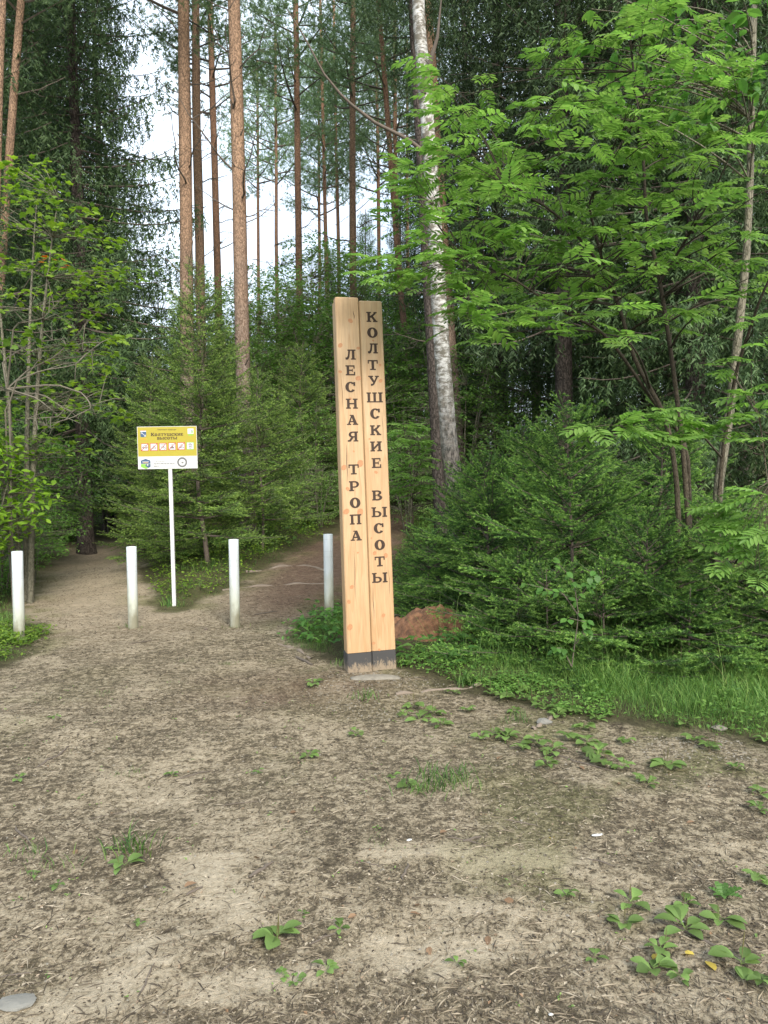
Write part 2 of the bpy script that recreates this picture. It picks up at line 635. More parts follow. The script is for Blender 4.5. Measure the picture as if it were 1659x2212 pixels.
def tar_mat():
    m, t, b = new_mat('tar')
    tc = N(t, 'ShaderNodeTexCoord')
    sx = N(t, 'ShaderNodeSeparateXYZ')
    t.links.new(tc.outputs['Object'], sx.inputs[0])
    nz = noise(t, 60, 5, 0.7, mapscale=(1, 1, 0.35))
    sub = N(t, 'ShaderNodeMath', operation='MULTIPLY_ADD')
    sub.inputs[1].default_value = 0.29
    sub.inputs[2].default_value = -0.085
    t.links.new(nz, sub.inputs[0])
    gt = N(t, 'ShaderNodeMath', operation='SUBTRACT')
    t.links.new(sub.outputs[0], gt.inputs[0])
    t.links.new(sx.outputs['Z'], gt.inputs[1])
    r = ramp(t, [(0.48, (0, 0, 0)), (0.53, (1, 1, 1))])
    a = N(t, 'ShaderNodeMath', operation='ADD')
    a.inputs[1].default_value = 0.5
    t.links.new(gt.outputs[0], a.inputs[0])
    t.links.new(a.outputs[0], r.inputs['Fac'])
    c = mix(t, r.outputs['Color'], (0.045, 0.043, 0.042), (0.24, 0.185, 0.125))
    t.links.new(c, b.inputs['Base Color'])
    b.inputs['Roughness'].default_value = 0.7
    return m


M['tar'] = tar_mat()
M['engraved'] = plain('engraved', (0.035, 0.018, 0.010), 0.75, 0.6, 60)
M['knot'] = plain('knot', (0.40, 0.19, 0.085), 0.6, 0.45, 90)
M['white_plate'] = plain('white_plate', (0.58, 0.58, 0.57), 0.4, 0.03, 8)
M['yellow_print'] = plain('yellow_print', (0.37, 0.305, 0.028), 0.4, 0.05, 6)
M['print_brown'] = plain('print_brown', (0.05, 0.025, 0.012), 0.5, 0.1)
M['print_grey'] = plain('print_grey', (0.14, 0.14, 0.14), 0.5, 0.1)
M['print_light_grey'] = plain('print_light_grey', (0.42, 0.43, 0.43), 0.5, 0.1)
M['print_red'] = plain('print_red', (0.42, 0.06, 0.03), 0.5, 0.1)
M['print_blue'] = plain('print_blue', (0.045, 0.09, 0.17), 0.5, 0.1)
M['print_green'] = plain('print_green', (0.20, 0.42, 0.06), 0.5, 0.1)
M['print_amber'] = plain('print_amber', (0.55, 0.27, 0.03), 0.5, 0.1)
M['back_metal'] = plain('back_metal', (0.35, 0.35, 0.35), 0.5, 0.1)
M['cement'] = plain('cement', (0.20, 0.18, 0.145), 0.95, 0.5, 25)
M['stone'] = plain('stone', (0.17, 0.165, 0.145), 0.9, 0.35, 18)
M['white_scrap'] = plain('white_scrap', (0.48, 0.48, 0.46), 0.7, 0.1, 30)
M['dry_leaf'] = leaf_mat('dry_leaf', (0.13, 0.08, 0.045), (0.19, 0.12, 0.07), (0.26, 0.18, 0.11), 0.15, 0.8)
M['yellow_leaf'] = leaf_mat('yellow_leaf', (0.45, 0.33, 0.06), (0.52, 0.4, 0.08), (0.55, 0.45, 0.12), 0.2, 0.7)
M['stick'] = plain('stick', (0.11, 0.088, 0.068), 0.9, 0.45, 25)
M['root'] = plain('root', (0.19, 0.15, 0.115), 0.9, 0.35, 15)


def pipe_mat():
    """white plastic with green-grey grime creeping up from the foot"""
    m, t, b = new_mat('pipe')
    tc = N(t, 'ShaderNodeTexCoord')
    sx = N(t, 'ShaderNodeSeparateXYZ')
    t.links.new(tc.outputs['Object'], sx.inputs[0])
    nz = noise(t, 7, 5, 0.65, mapscale=(1, 1, 0.4))
    k = N(t, 'ShaderNodeMath', operation='MULTIPLY_ADD')
    k.inputs[1].default_value = 0.75
    t.links.new(nz, k.inputs[0])
    t.links.new(sx.outputs['Z'], k.inputs[2])
    r = ramp(t, [(0.46, (0.22, 0.21, 0.15)), (0.66, (0.44, 0.46, 0.39)), (0.95, (0.55, 0.59, 0.60))])
    t.links.new(k.outputs[0], r.inputs['Fac'])
    t.links.new(r.outputs['Color'], b.inputs['Base Color'])
    b.inputs['Roughness'].default_value = 0.35
    return m


M['pipe'] = pipe_mat()


def birch_mat():
    m, t, b = new_mat('birch_bark')
    tc = N(t, 'ShaderNodeTexCoord')
    sx = N(t, 'ShaderNodeSeparateXYZ')
    t.links.new(tc.outputs['Object'], sx.inputs[0])
    a = noise(t, 9, 7, 0.72, mapscale=(1, 1, 1.5), dist=0.3)
    l = noise(t, 14, 4, 0.6, mapscale=(0.6, 0.6, 6.0))
    ra = ramp(t, [(0.42, (0, 0, 0)), (0.55, (1, 1, 1))])
    rl = ramp(t, [(0.55, (0, 0, 0)), (0.64, (1, 1, 1))])
    t.links.new(a, ra.inputs['Fac'])
    t.links.new(l, rl.inputs['Fac'])
    # how much rough dark bark: all of it at the foot, patches above
    mr = N(t, 'ShaderNodeMapRange')
    mr.inputs[1].default_value = 2.5
    mr.inputs[2].default_value = 3.7
    nzz = noise(t, 4, 3)
    k = N(t, 'ShaderNodeMath', operation='MULTIPLY_ADD')
    k.inputs[1].default_value = 1.4
    t.links.new(nzz, k.inputs[0])
    t.links.new(sx.outputs['Z'], k.inputs[2])
    t.links.new(k.outputs[0], mr.inputs[0])
    wh = mix(t, noise(t, 30, 3), (0.46, 0.445, 0.41), (0.60, 0.59, 0.56))
    c = mix(t, ra.outputs['Color'], wh, (0.13, 0.115, 0.085))
    c = mix(t, rl.outputs['Color'], c, (0.10, 0.085, 0.07))
    fr_ = ramp(t, [(0.42, (0, 0, 0)), (0.60, (1, 1, 1))])
    t.links.new(noise(t, 16, 6, 0.75, mapscale=(1.6, 1.6, 0.6)), fr_.inputs['Fac'])
    foot = mix(t, fr_.outputs['Color'], (0.035, 0.028, 0.022), (0.30, 0.255, 0.215))
    c = mix(t, mr.outputs[0], foot, c)
    t.links.new(c, b.inputs['Base Color'])
    b.inputs['Roughness'].default_value = 0.75
    bump(t, b, noise(t, 14, 5, 0.7, mapscale=(1.5, 1.5, 0.6)), 0.6, 0.02)
    return m


M['birch_bark'] = birch_mat()


def soil_mat():
    m, t, b = new_mat('soil')
    f = noise(t, 14, 6, 0.7)
    r = ramp(t, [(0.35, (0.07, 0.036, 0.02)), (0.55, (0.19, 0.092, 0.048)), (0.75, (0.28, 0.15, 0.085))])
    t.links.new(f, r.inputs['Fac'])
    t.links.new(r.outputs['Color'], b.inputs['Base Color'])
    b.inputs['Roughness'].default_value = 0.95
    bump(t, b, f, 0.8, 0.03)
    return m


M['soil'] = soil_mat()

# ------------------------------------------------------------------ ground and path
def flat(px, py):
    p = gnd(px, py)
    return (p.x, p.y)


CLEAR = [flat(*p) for p in [(0, 1445), (60, 1405), (80, 1372), (55, 1300), (95, 1225), (150, 1185), (195, 1166), (300, 1163), (312, 1240),
                            (325, 1300), (380, 1322), (470, 1290), (560, 1235), (650, 1190), (720, 1160), (800, 1130), (845, 1112),
                            (905, 1112), (880, 1170), (850, 1215), (720, 1300), (640, 1345), (605, 1395), (700, 1425), (745, 1447), (851, 1447),
                            (930, 1462), (1050, 1500), (1200, 1540), (1400, 1580), (1659, 1612)]]
CLEAR += [(9.0, 4.0), (9.0, -6), (-9, -6), (-9, 5.5), (-6, 5.8)]
CP = np.array(CLEAR)


def sdist(x, y):
    """signed distance to the trodden clearing (positive inside)"""
    A, B = CP, np.roll(CP, -1, 0)
    best = np.full(x.shape, 1e9)
    ins = np.zeros(x.shape, bool)
    for (ax, ay), (bx, by) in zip(A, B):
        dx, dy = bx - ax, by - ay
        t = np.clip(((x - ax) * dx + (y - ay) * dy) / (dx * dx + dy * dy + 1e-12), 0, 1)
        best = np.minimum(best, np.hypot(x - ax - t * dx, y - ay - t * dy))
        cond = ((ay > y) != (by > y)) & (x < (bx - ax) * (y - ay) / (by - ay + 1e-12) + ax)
        ins ^= cond
    return np.where(ins, best, -best)


def axis(fine0, fine1, step, far, neg):
    a = list(np.arange(fine0, fine1 + 1e-6, step))
    s, v = step, fine1
    while v < far:
        s = min(s * 1.18, 30)
        v += s
        a.append(v)
    s, v = step, fine0
    while v > neg:
        s = min(s * 1.18, 30)
        v -= s
        a.insert(0, v)
    return np.array(a)


STREAK = [(gnd(*p), a_, b_, r_) for p, a_, b_, r_ in [((430, 1895), 0.28, 0.10, -0.7), ((475, 1940), 0.30, 0.12, -0.8), ((170, 2160), 0.42, 0.10, 0.45), ((400, 2020), 0.26, 0.05, 0.4), ((490, 1860), 0.16, 0.08, 0), ((940, 2060), 0.3, 0.12, 0.1),
                                                  ((1000, 1970), 0.2, 0.08, 0), ((560, 2130), 0.3, 0.09, 0.2), ((1150, 1860), 0.3, 0.10, 0.1), ((930, 1840), 0.25, 0.10, 0), ((80, 2195), 0.3, 0.08, 0.3)]]


def bare_at(x, y):
    """0..1 where pale sand lies bare of debris"""
    v = (1 - sstep(0.28, 0.50, fbm(x * 2.6, y * 2.6, 61, 4))) * 0.32
    w = (fbm(x * 6, y * 6, 15, 4) - 0.5) * 1.4
    for c, a_, b_, r_ in STREAK:
        dx, dy = x - c.x, y - c.y
        u, q = dx * math.cos(r_) + dy * math.sin(r_), -dx * math.sin(r_) + dy * math.cos(r_)
        v = np.maximum(v, 0.85 * sstep(1.25, 0.5, np.hypot(u / a_, q / b_) + w))
    return v * sstep(10, 6.5, y) + (0.25 + 0.4 * sstep(-1.5, -2.8, x)) * sstep(7, 10, y)


gx = axis(-4.6, 4.6, 0.045, 320, -320)
gy = axis(1.6, 13.5, 0.045, 600, -120)
GX, GY = np.meshgrid(gx, gy)
SD = sdist(GX, GY)
wob = (fbm(GX * 2.3, GY * 2.3, 21, 4) - 0.5) * 0.75
pathm = sstep(-0.14, 0.16, SD + wob * 0.8)
redm = sstep(0.0, 1.4, GX + 2.6 - 0.0 * GY) * sstep(8.2, 10.2, GY + 1.2 * (fbm(GX, GY, 5) - 0.5))
rp = gnd(660, 1490)
redm = np.maximum(redm, 0.65 * np.exp(-(((GX - rp.x) / 0.75) ** 2 + ((GY - rp.y) / 0.55) ** 2)) * (0.5 + fbm(GX * 3, GY * 3, 8)))
leftw = sstep(-1.4, -2.6, GX) * sstep(6.5, 9, GY) * 0.22
redm = np.maximum(redm, leftw)
mossm = sstep(0.55, 0.72, fbm(GX * 1.7, GY * 1.7, 33, 4)) * (0.25 + 0.5 * sstep(-0.2, 1.2, GX)) * sstep(9, 4, GY) * 0.75
mossm = np.maximum(mossm, sstep(0.55, 0.0, SD) * 0.55 * sstep(0.4, 0.6, fbm(GX * 3, GY * 3, 77, 3)))
GZ = hgt(GX, GY)
verge = sstep(0.0, -0.5, SD) * 0.04
GZ = GZ + verge
GV = np.stack([GX, GY, GZ], -1).reshape(-1, 3)
ny, nx = GX.shape
ii = (np.arange(ny - 1)[:, None] * nx + np.arange(nx - 1)[None, :])
GF = np.stack([ii, ii + 1, ii + 1 + nx, ii + nx], -1)
AT = {'bare': bare_at(GX, GY).ravel(), 'path': pathm.ravel(), 'red': redm.ravel(), 'moss': mossm.ravel()}
g = put('ground', fast_mesh('ground', GV, [(GF.reshape(-1, 4), 0)], [M['ground']], AT, True))
tag(g, 'dark forest floor with moss and low green growth', 'ground', kind='structure')
pf = pathm[:-1, :-1] > 0.5
sub = GF[pf]
used, inv = np.unique(sub.ravel(), return_inverse=True)
PV = GV[used].copy()
PV[:, 2] += 0.004
p_ = put('path', fast_mesh('path', PV, [(inv.reshape(-1, 4), 0)], [M['ground']], {k: v[used] for k, v in AT.items()}, True))
tag(p_, 'trodden sandy clearing and trails strewn with brown debris', 'path', kind='structure')


def top(x, y):
    """height of the visible ground surface (with path layer)"""
    x = np.asarray(x, float)
    y = np.asarray(y, float)
    return hgt(x, y) + sstep(0.0, -0.5, sdist(x, y)) * 0.04 + 0.003


# ------------------------------------------------------------------ carved timber post
def ring_poly(cx, cy, rx, ry, ix, iy, a0, a1, n=22):
    th = np.radians(np.linspace(a0, a1, n))
    o = np.stack([cx + rx * np.cos(th), cy + ry * np.sin(th)], -1)
    i = np.stack([cx + ix * np.cos(th), cy + iy * np.sin(th)], -1)
    return [np.array([o[k], o[k + 1], i[k + 1], i[k]]) for k in range(n - 1)]


def rc(x0, y0, x1, y1):
    return np.array([(x0, y0), (x1, y0), (x1, y1), (x0, y1)])


S = 0.13            # slab height
def stem(x, w=0.24, o=0.10, b=True, t=True):
    L = [rc(x, S if b else 0, x + w, 1 - S if t else 1)]
    if b:
        L.append(rc(x - o, 0, x + w + o, S))
    if t:
        L.append(rc(x - o, 1 - S, x + w + o, 1))
    return L


GLYPH = {
    'К': (1.02, stem(0.10) + [np.array([(0.34, 0.42), (0.47, 0.42), (0.86, 0.80), (0.86, 0.93), (0.70, 0.93), (0.62, 0.80), (0.34, 0.60)])] + [rc(0.66, 0.87, 0.97, 1.0)]
          + [np.array([(0.40, 0.50), (0.60, 0.60), (0.92, 0.13), (0.66, 0.13)])] + [rc(0.60, 0, 1.02, S)]),
    'О': (1.0, ring_poly(0.5, 0.5, 0.49, 0.52, 0.17, 0.38, 0, 360, 34)),
    'С': (0.98, ring_poly(0.5, 0.5, 0.48, 0.52, 0.17, 0.38, 42, 325, 28) + [rc(0.76, 0.62, 0.93, 0.98)]),
    'Л': (1.06, stem(0.66) + [rc(0.26, 1 - S, 0.56, 1), np.array([(0.34, 0.87), (0.50, 0.87), (0.44, 0.30), (0.34, 0.06), (0.20, -0.02), (0.06, 0.02), (0.06, 0.22), (0.20, 0.22), (0.28, 0.40)])]),
    'Т': (0.98, [rc(0.37, S, 0.61, 0.86), rc(0.22, 0, 0.76, S), rc(0.02, 0.86, 0.96, 1), rc(0.02, 0.64, 0.13, 0.86), rc(0.85, 0.64, 0.96, 0.86)]),
    'У': (1.0, [rc(0.0, 0.87, 0.46, 1), rc(0.62, 0.87, 1.0, 1), np.array([(0.08, 0.87), (0.36, 0.87), (0.60, 0.40), (0.44, 0.28)]),
                np.array([(0.72, 0.87), (0.90, 0.87), (0.55, 0.14), (0.42, 0.02), (0.22, -0.02), (0.22, 0.20), (0.36, 0.20), (0.44, 0.28)])]),
    'Ш': (1.52, stem(0.10, 0.24, 0.09, False) + stem(0.64, 0.24, 0.09, False) + stem(1.18, 0.24, 0.09, False) + [rc(0.01, -0.001, 1.51, 0.12)]),
    'И': (1.08, stem(0.10) + stem(0.74) + [np.array([(0.34, 0.16), (0.34, 0.42), (0.74, 0.84), (0.74, 0.58)])]),
    'Е': (0.90, stem(0.10) + [rc(0.44, 0.86, 0.84, 1), rc(0.73, 0.66, 0.84, 0.86), rc(0.44, 0, 0.88, 0.14), rc(0.76, 0.14, 0.88, 0.36), rc(0.34, 0.44, 0.58, 0.57), rc(0.58, 0.36, 0.66, 0.65)]),
    'В': (0.96, stem(0.10, 0.26, 0.08) + [rc(0.36, 0.47, 0.56, 0.57)] + ring_poly(0.54, 0.755, 0.36, 0.245, 0.12, 0.11, -90, 90, 14) + [rc(0.36, 0.87, 0.54, 1)]
          + ring_poly(0.56, 0.27, 0.40, 0.27, 0.14, 0.13, -90, 90, 14) + [rc(0.36, 0, 0.56, 0.13)]),
    'Ы': (1.44, stem(0.10) + [rc(0.34, 0.48, 0.56, 0.60)] + ring_poly(0.56, 0.30, 0.36, 0.30, 0.13, 0.15, -90, 90, 14) + [rc(0.34, 0, 0.56, 0.14)] + stem(1.10)),
    'Н': (1.08, stem(0.10) + stem(0.74) + [rc(0.34, 0.43, 0.74, 0.57)]),
    'А': (1.06, [np.array([(0.14, 0.12), (0.30, 0.12), (0.54, 0.86), (0.46, 1.0)]), np.array([(0.40, 1.0), (0.66, 1.0), (0.96, 0.12), (0.66, 0.12)]), rc(0.30, 0.26, 0.72, 0.39),
                 rc(0.02, 0, 0.42, 0.12), rc(0.56, 0, 1.06, 0.12), rc(0.30, 0.90, 0.60, 1)]),
    'Я': (1.0, stem(0.66, 0.24) + ring_poly(0.50, 0.70, 0.38, 0.30, 0.14, 0.15, 90, 270, 14) + [rc(0.50, 0.86, 0.66, 1), rc(0.48, 0.40, 0.66, 0.54),
                np.array([(0.36, 0.44), (0.60, 0.44), (0.30, 0.02), (0.02, 0.0), (0.02, 0.15), (0.16, 0.16)])]),
    'Р': (0.94, stem(0.10, 0.25, 0.10) + [rc(0.35, 0.86, 0.54, 1), rc(0.35, 0.34, 0.54, 0.47)] + ring_poly(0.54, 0.67, 0.38, 0.33, 0.15, 0.19, -90, 90, 14)),
    'П': (1.06, stem(0.10) + stem(0.72) + [rc(0.44, 0.86, 0.62, 1)]),
}


def glyph(ch, h, xoff=0.0, yoff=0.0, mb=None, centre=True, stretch=1.0):
    """letter drawn in the x-z plane facing -y; every stroke sits a hair above the last"""
    w, polys = GLYPH[ch]
    mb = mb or MB()
    for k, p in enumerate(polys):
        q = np.asarray(p, float)
        x = (q[:, 0] - (w / 2 if centre else 0)) * h * stretch + xoff
        z = q[:, 1] * h + yoff
        y = np.full(len(q), -(0.0008 + 0.00012 * k))
        mb.add(np.stack([x, y, z], -1), np.arange(len(q))[None, :])
    return mb


PB = gnd(800, 1446)                                   # foot of the post
PD = PB.y
PXM = PD / FPX                                        # metres per photo pixel at the post
post = thing('carved_timber_post', 'tall pale timber post with dark carved vertical lettering and tarred foot', 'post', PB)
post.rotation_euler = (math.radians(-1.2), math.radians(-1.1), math.radians(14))
HH = 800 * PXM
WH = 54 * PXM


def beam(x0, x1, y0, y1, z0, z1, taper, bev=0.008):
    """vertical timber with softened edges; taper narrows the top about x=0"""
    xs = [(x0 + bev, y0), (x1 - bev, y0), (x1, y0 + bev), (x1, y1 - bev), (x1 - bev, y1), (x0 + bev, y1), (x0, y1 - bev), (x0, y0 + bev)]
    mb = MB()
    lv = np.linspace(z0, z1 - bev, 14)
    V, n = [], 8
    for z in lv:
        k = 1 - taper * z / HH
        V += [(x * k, y, z) for x, y in xs]
    k = 1 - taper * z1 / HH
    cx, cy = (x0 + x1) / 2, (y0 + y1) / 2
    V += [((cx + (x - cx) * (1 - 2 * bev / (x1 - x0))) * k, cy + (y - cy) * 0.88, z1) for x, y in xs]
    F = [[i * n + j, i * n + (j + 1) % n, (i + 1) * n + (j + 1) % n, (i + 1) * n + j] for i in range(len(lv)) for j in range(n)]
    mb.add(V, F)
    mb.P.append((np.array([[len(lv) * n + j for j in range(n)]]), 0))
    mb.P.append((np.array([[j for j in range(n)][::-1]]), 0))
    return mb


TAP = 0.05
ZB = 0.165
DEP = 0.085
tl = put('timber', beam(-WH, -0.003, -DEP, 0.0, ZB, HH, TAP).mesh('timber_front', M['timber']), post)
tr_ = put('timber', beam(0.003, WH, -DEP + 0.012, 0.0, ZB, HH - 0.022, TAP).mesh('timber_front_set_back', M['timber']), post)
put('timber', beam(-WH + 0.006, -0.004, 0.003, DEP, ZB, HH - 0.012, TAP).mesh('timber_rear', M['timber']), post)
put('timber', beam(0.004, WH - 0.006, 0.003, DEP, ZB, HH - 0.03, TAP).mesh('timber_rear', M['timber']), post)
for x0, x1, y0 in ((-WH - 0.001, -0.002, -DEP - 0.001), (0.002, WH + 0.001, -DEP + 0.011)):
    f = put('tarred_foot', beam(x0, x1, y0, DEP + 0.001, -0.10, ZB - 0.001, TAP, 0.007).mesh('tarred_foot', M['tar']), post)
    tag(f, 'black tarred foot of the post splashed with dried mud')
    f.location.z = 0


def post_xz(px, py):
    """post-local x and z of a photo pixel on the post's front"""
    mw = Matrix.LocRotScale(post.location, post.rotation_euler, None)
    mi = mw.inverted()
    o = mi @ CAM
    d = mi.to_3x3() @ ray(px, py)
    t = (-DEP - o.y) / d.y
    p = o + d * t
    return p.x, p.z


LH = 0.131
words_l = [('Л', 757, 766), ('Е', 757, 800), ('С', 757, 836), ('Н', 760, 872), ('А', 761, 907), ('Я', 762, 943),
           ('Т', 764, 1014), ('Р', 765, 1050), ('О', 767, 1086), ('П', 768, 1122), ('А', 769, 1157)]
words_r = [('К', 804, 684), ('О', 805, 718), ('Л', 806, 752), ('Т', 806, 788), ('У', 808, 822), ('Ш', 810, 858), ('С', 811, 893),
           ('К', 812, 929), ('И', 813, 964), ('Е', 814, 1000), ('В', 815, 1070), ('Ы', 820, 1106), ('С', 819, 1141), ('О', 821, 1177), ('Т', 821, 1213), ('Ы', 821, 1248)]
for par, words, yf in ((tl, words_l, -DEP), (tr_, words_r, -DEP + 0.012)):
    for ch, px, py in words:
        x, z = post_xz(px, py)
        h = 21.5 * PXM
        me = glyph(ch, h, stretch=1.1).mesh('letter', M['engraved'])
        o = put('letter', me, par, (x, yf, z - h / 2))
for px, py, r, side in [(757, 693, 7, 0), (735, 746, 7, 0), (774, 752, 5, 0), (731, 803, 5, 0), (774, 817, 8, 0), (757, 861, 4, 0), (741, 1010, 8, 0), (778, 1001, 10, 0),
                        (751, 1056, 6, 0), (748, 1105, 9, 0), (778, 1106, 10, 0), (760, 1268, 6, 0), (752, 1300, 6, 0), (753, 1355, 9, 0), (764, 975, 3, 0), (773, 1194, 3, 0),
                        (823, 822, 6, 1), (822, 788, 4, 1), (813, 1020, 5, 1), (810, 1195, 6, 1), (834, 1200, 7, 1), (829, 1330, 6, 1), (806, 1390, 5, 1), (820, 1404, 4, 1), (803, 1163, 3, 1), (799, 948, 3, 1), (807, 735, 3, 1)]:
    par, yf, lim = (tl, -DEP, (-WH + .03, -0.02)) if side == 0 else (tr_, -DEP + 0.012, (0.02, WH - .03))
    x, z = post_xz(px, py)
    x = min(max(x, lim[0]), lim[1])
    th = np.arange(14) / 14 * 2 * math.pi
    R = r * PXM * 0.74
    wv = 1 + 0.12 * np.sin(th * 2 + px)
    V = np.stack([R * np.cos(th) * wv, np.full(14, -0.0006), R * np.sin(th) * wv * 0.95], -1)
    mbk = MB().add(V, np.arange(14)[None, ::-1])
    put('knot', mbk.mesh('knot', M['knot']), par, (x, yf, z))
for side, px, p0, p1, wd_ in [(0, 748, 960, 1040, 2.2), (0, 765, 1190, 1300, 1.6), (1, 806, 1270, 1345, 1.8), (0, 763, 672, 690, 2.4), (1, 826, 890, 955, 1.3), (0, 738, 820, 880, 1.3), (1, 840, 1230, 1290, 1.4)]:
    par, yf = (tl, -DEP) if side == 0 else (tr_, -DEP + 0.012)
    xa, za = post_xz(px, p0)
    xc, zc = post_xz(px + 3, p1)
    n_ = 7
    tt = np.linspace(0, 1, n_)
    cx = xa + (xc - xa) * tt + 0.002 * np.sin(tt * 9 + px)
    cz = za + (zc - za) * tt
    cw = wd_ * PXM * 0.5 * np.sin(math.pi * (0.06 + 0.9 * tt)) * 0.6
    V = np.concatenate([np.stack([cx - cw, np.full(n_, -0.0005), cz], -1), np.stack([cx + cw, np.full(n_, -0.0005), cz], -1)])
    put('drying_crack', MB().add(V, [(k, k + n_, k + n_ + 1, k + 1) for k in range(n_ - 1)]).mesh('drying_crack', M['engraved']), par, (0, yf, 0))
# cement footing just proud of the soil
mb = MB()
rng = np.random.default_rng(4)
th = np.arange(28) / 28 * 2 * math.pi
rings = []
for k, (rr_, zz) in enumerate([(1.0, -0.02), (0.93, 0.012), (0.7, 0.022), (0.35, 0.026)]):
    w = 1 + 0.10 * (rng.random(28) - 0.5) * 2 * (1 if k < 2 else 0.4)
    rings.append(np.stack([0.21 * rr_ * w * np.cos(th), 0.085 * rr_ * w * np.sin(th), np.full(28, zz)], -1))
V = np.concatenate(rings)
F = [[i * 28 + j, i * 28 + (j + 1) % 28, (i + 1) * 28 + (j + 1) % 28, (i + 1) * 28 + j] for i in range(3) for j in range(28)]
mb.add(V, F)
mb.P.append((np.arange(84, 112)[None, :], 0))
q = gnd(812, 1466)
tag(put('cement_footing', mb.mesh('cement_footing', M['cement'], True), None, (q.x, q.y, float(top(q.x, q.y)) - 0.005)), 'flat grey cement patch at the foot of the carved timber post', 'footing')

# ------------------------------------------------------------------ information sign
SB = gnd(376, 1311)
sg = thing('information_sign', 'yellow and white information board on a thin white metal leg', 'sign', SB)
sg.rotation_euler = (0, math.radians(-0.35), math.radians(4))
K = SB.y / FPX
PWd, PHt = 126 * K, 91 * K
ZT = (1311 - 921) * K
leg = put('leg', MB().add(*boxv(-0.022, 0.022, 0.004, 0.044, -0.1, ZT - 0.03)).mesh('sign_leg', M['white_plate']), sg)
PX = -4 * K
pan = put('panel', MB().add(*boxv(-PWd / 2, PWd / 2, -0.004, 0.0, 0, PHt)).mesh('sign_panel', M['white_plate']), sg, (PX, 0, ZT - PHt))


def sheet(name, x0, x1, z0, z1, mat, lev, par=None):
    V = [(x0, -0.004 - lev * 0.0007, z0), (x1, -0.004 - lev * 0.0007, z0), (x1, -0.004 - lev * 0.0007, z1), (x0, -0.004 - lev * 0.0007, z1)]
    return put(name, MB().add(V, [(0, 1, 2, 3)]).mesh(name, M[mat]), par or pan)


def spoly(name, pts, mat, lev):
    V = [(x, -0.004 - lev * 0.0007, z) for x, z in pts]
    return put(name, MB().add(V, [tuple(range(len(V)))]).mesh(name, M[mat]), pan)


# panel coordinates: the photo crop shows it 1092 units wide and 775 high
U = PWd / 1092.0


def pu(x, y):
    return -PWd / 2 + x * U, PHt - y * (PHt / 775.0)


x0, z1 = pu(8, 8)
x1, z0 = pu(1084, 545)
sheet('yellow_field', x0, x1, z0, z1, 'yellow_print', 1)


def line_mesh(pts, w, lev, closed=False):
    mb = MB()
    pts = [np.array(p, float) for p in pts]
    seg = list(zip(pts, pts[1:] + ([pts[0]] if closed else [])))
    if not closed:
        seg = seg[:len(pts) - 1]
    for k, (a, b_) in enumerate(seg):
        d = b_ - a
        d = d / max(np.linalg.norm(d), 1e-9)
        nn = np.array([-d[1], d[0]]) * w / 2
        a2, b2 = a - d * w / 2, b_ + d * w / 2
        y = -0.004 - lev * 0.0007 - 0.00005 * k
        mb.add([(a2[0] + nn[0], y, a2[1] + nn[1]), (a2[0] - nn[0], y, a2[1] - nn[1]), (b2[0] - nn[0], y, b2[1] - nn[1]), (b2[0] + nn[0], y, b2[1] + nn[1])], [(0, 1, 2, 3)])
    return mb


def draw(name, pts, w, mat, lev, closed=False):
    return put(name, line_mesh([pu(*p) for p in pts], w * U, lev, closed).mesh(name, M[mat]), pan)


def title(text, xc, yb, hcap, hx, mat):
    """slab lettering line centred at xc, baseline yb; small letters use the lower height"""
    items = []
    wtot = 0
    for i, ch in enumerate(text):
        up = ch.upper()
        h = hcap if ch != ch.lower() else hx
        w = GLYPH[up][0] * h * 1.12
        items.append((up, h, w))
        wtot += w + 4
    x = xc - wtot / 2
    for up, h, w in items:
        xx, zz = pu(x, yb)
        me = glyph(up, h * U, mb=None, centre=False, stretch=1.12).mesh('letter', M[mat])
        put('letter', me, pan, (xx, -0.0062, zz))
        x += w + 4


title('Колтушские', 548, 172, 58, 46, 'print_brown')
title('высоты', 548, 238, 46, 46, 'print_brown')


def tiny(name, body, x, y, size, mat, lev=3, align='LEFT'):
    c = bpy.data.curves.new(name, 'FONT')
    c.body = body
    c.size = size * U * 1.25
    c.align_x = align
    o = bpy.data.objects.new(name, c)
    COL.objects.link(o)
    dg = bpy.context.evaluated_depsgraph_get()
    me = bpy.data.meshes.new_from_object(o.evaluated_get(dg))
    bpy.data.objects.remove(o)
    bpy.data.curves.remove(c)
    me.name = name
    me.materials.clear()
    me.materials.append(M[mat])
    xx, zz = pu(x, y)
    return put(name, me, pan, (xx, -0.004 - lev * 0.0007, zz), (math.pi / 2, 0, 0))


tiny('heading', 'Памятник природы', 545, 70, 30, 'print_brown', 3, 'CENTER')
tiny('telephone_number', '908-91-11', 286, 740, 30, 'print_grey', 3)
for y, x_0, x_1, hh, mt in [(585, 286, 540, 7, 'print_light_grey'), (600, 286, 540, 7, 'print_light_grey'), (672, 286, 670, 11, 'print_grey'), (693, 286, 666, 9, 'print_light_grey'), (556, 680, 950, 6, 'print_light_grey')]:
    mb = MB()
    x, r = x_0, np.random.default_rng(int(y))
    while x < x_1:
        w = 14 + r.random() * 46
        a, b_ = pu(x, y + hh), pu(min(x + w, x_1), y)
        mb.add([(a[0], -0.0062, a[1]), (b_[0], -0.0062, a[1]), (b_[0], -0.0062, b_[1]), (a[0], -0.0062, b_[1])], [(0, 1, 2, 3)])
        x += w + 9
    put('text_line', mb.mesh('text_line', M[mt]), pan)
tiny('telephone_number', '+7 (812) 493-98-23', 286, 645, 22, 'print_grey', 3)
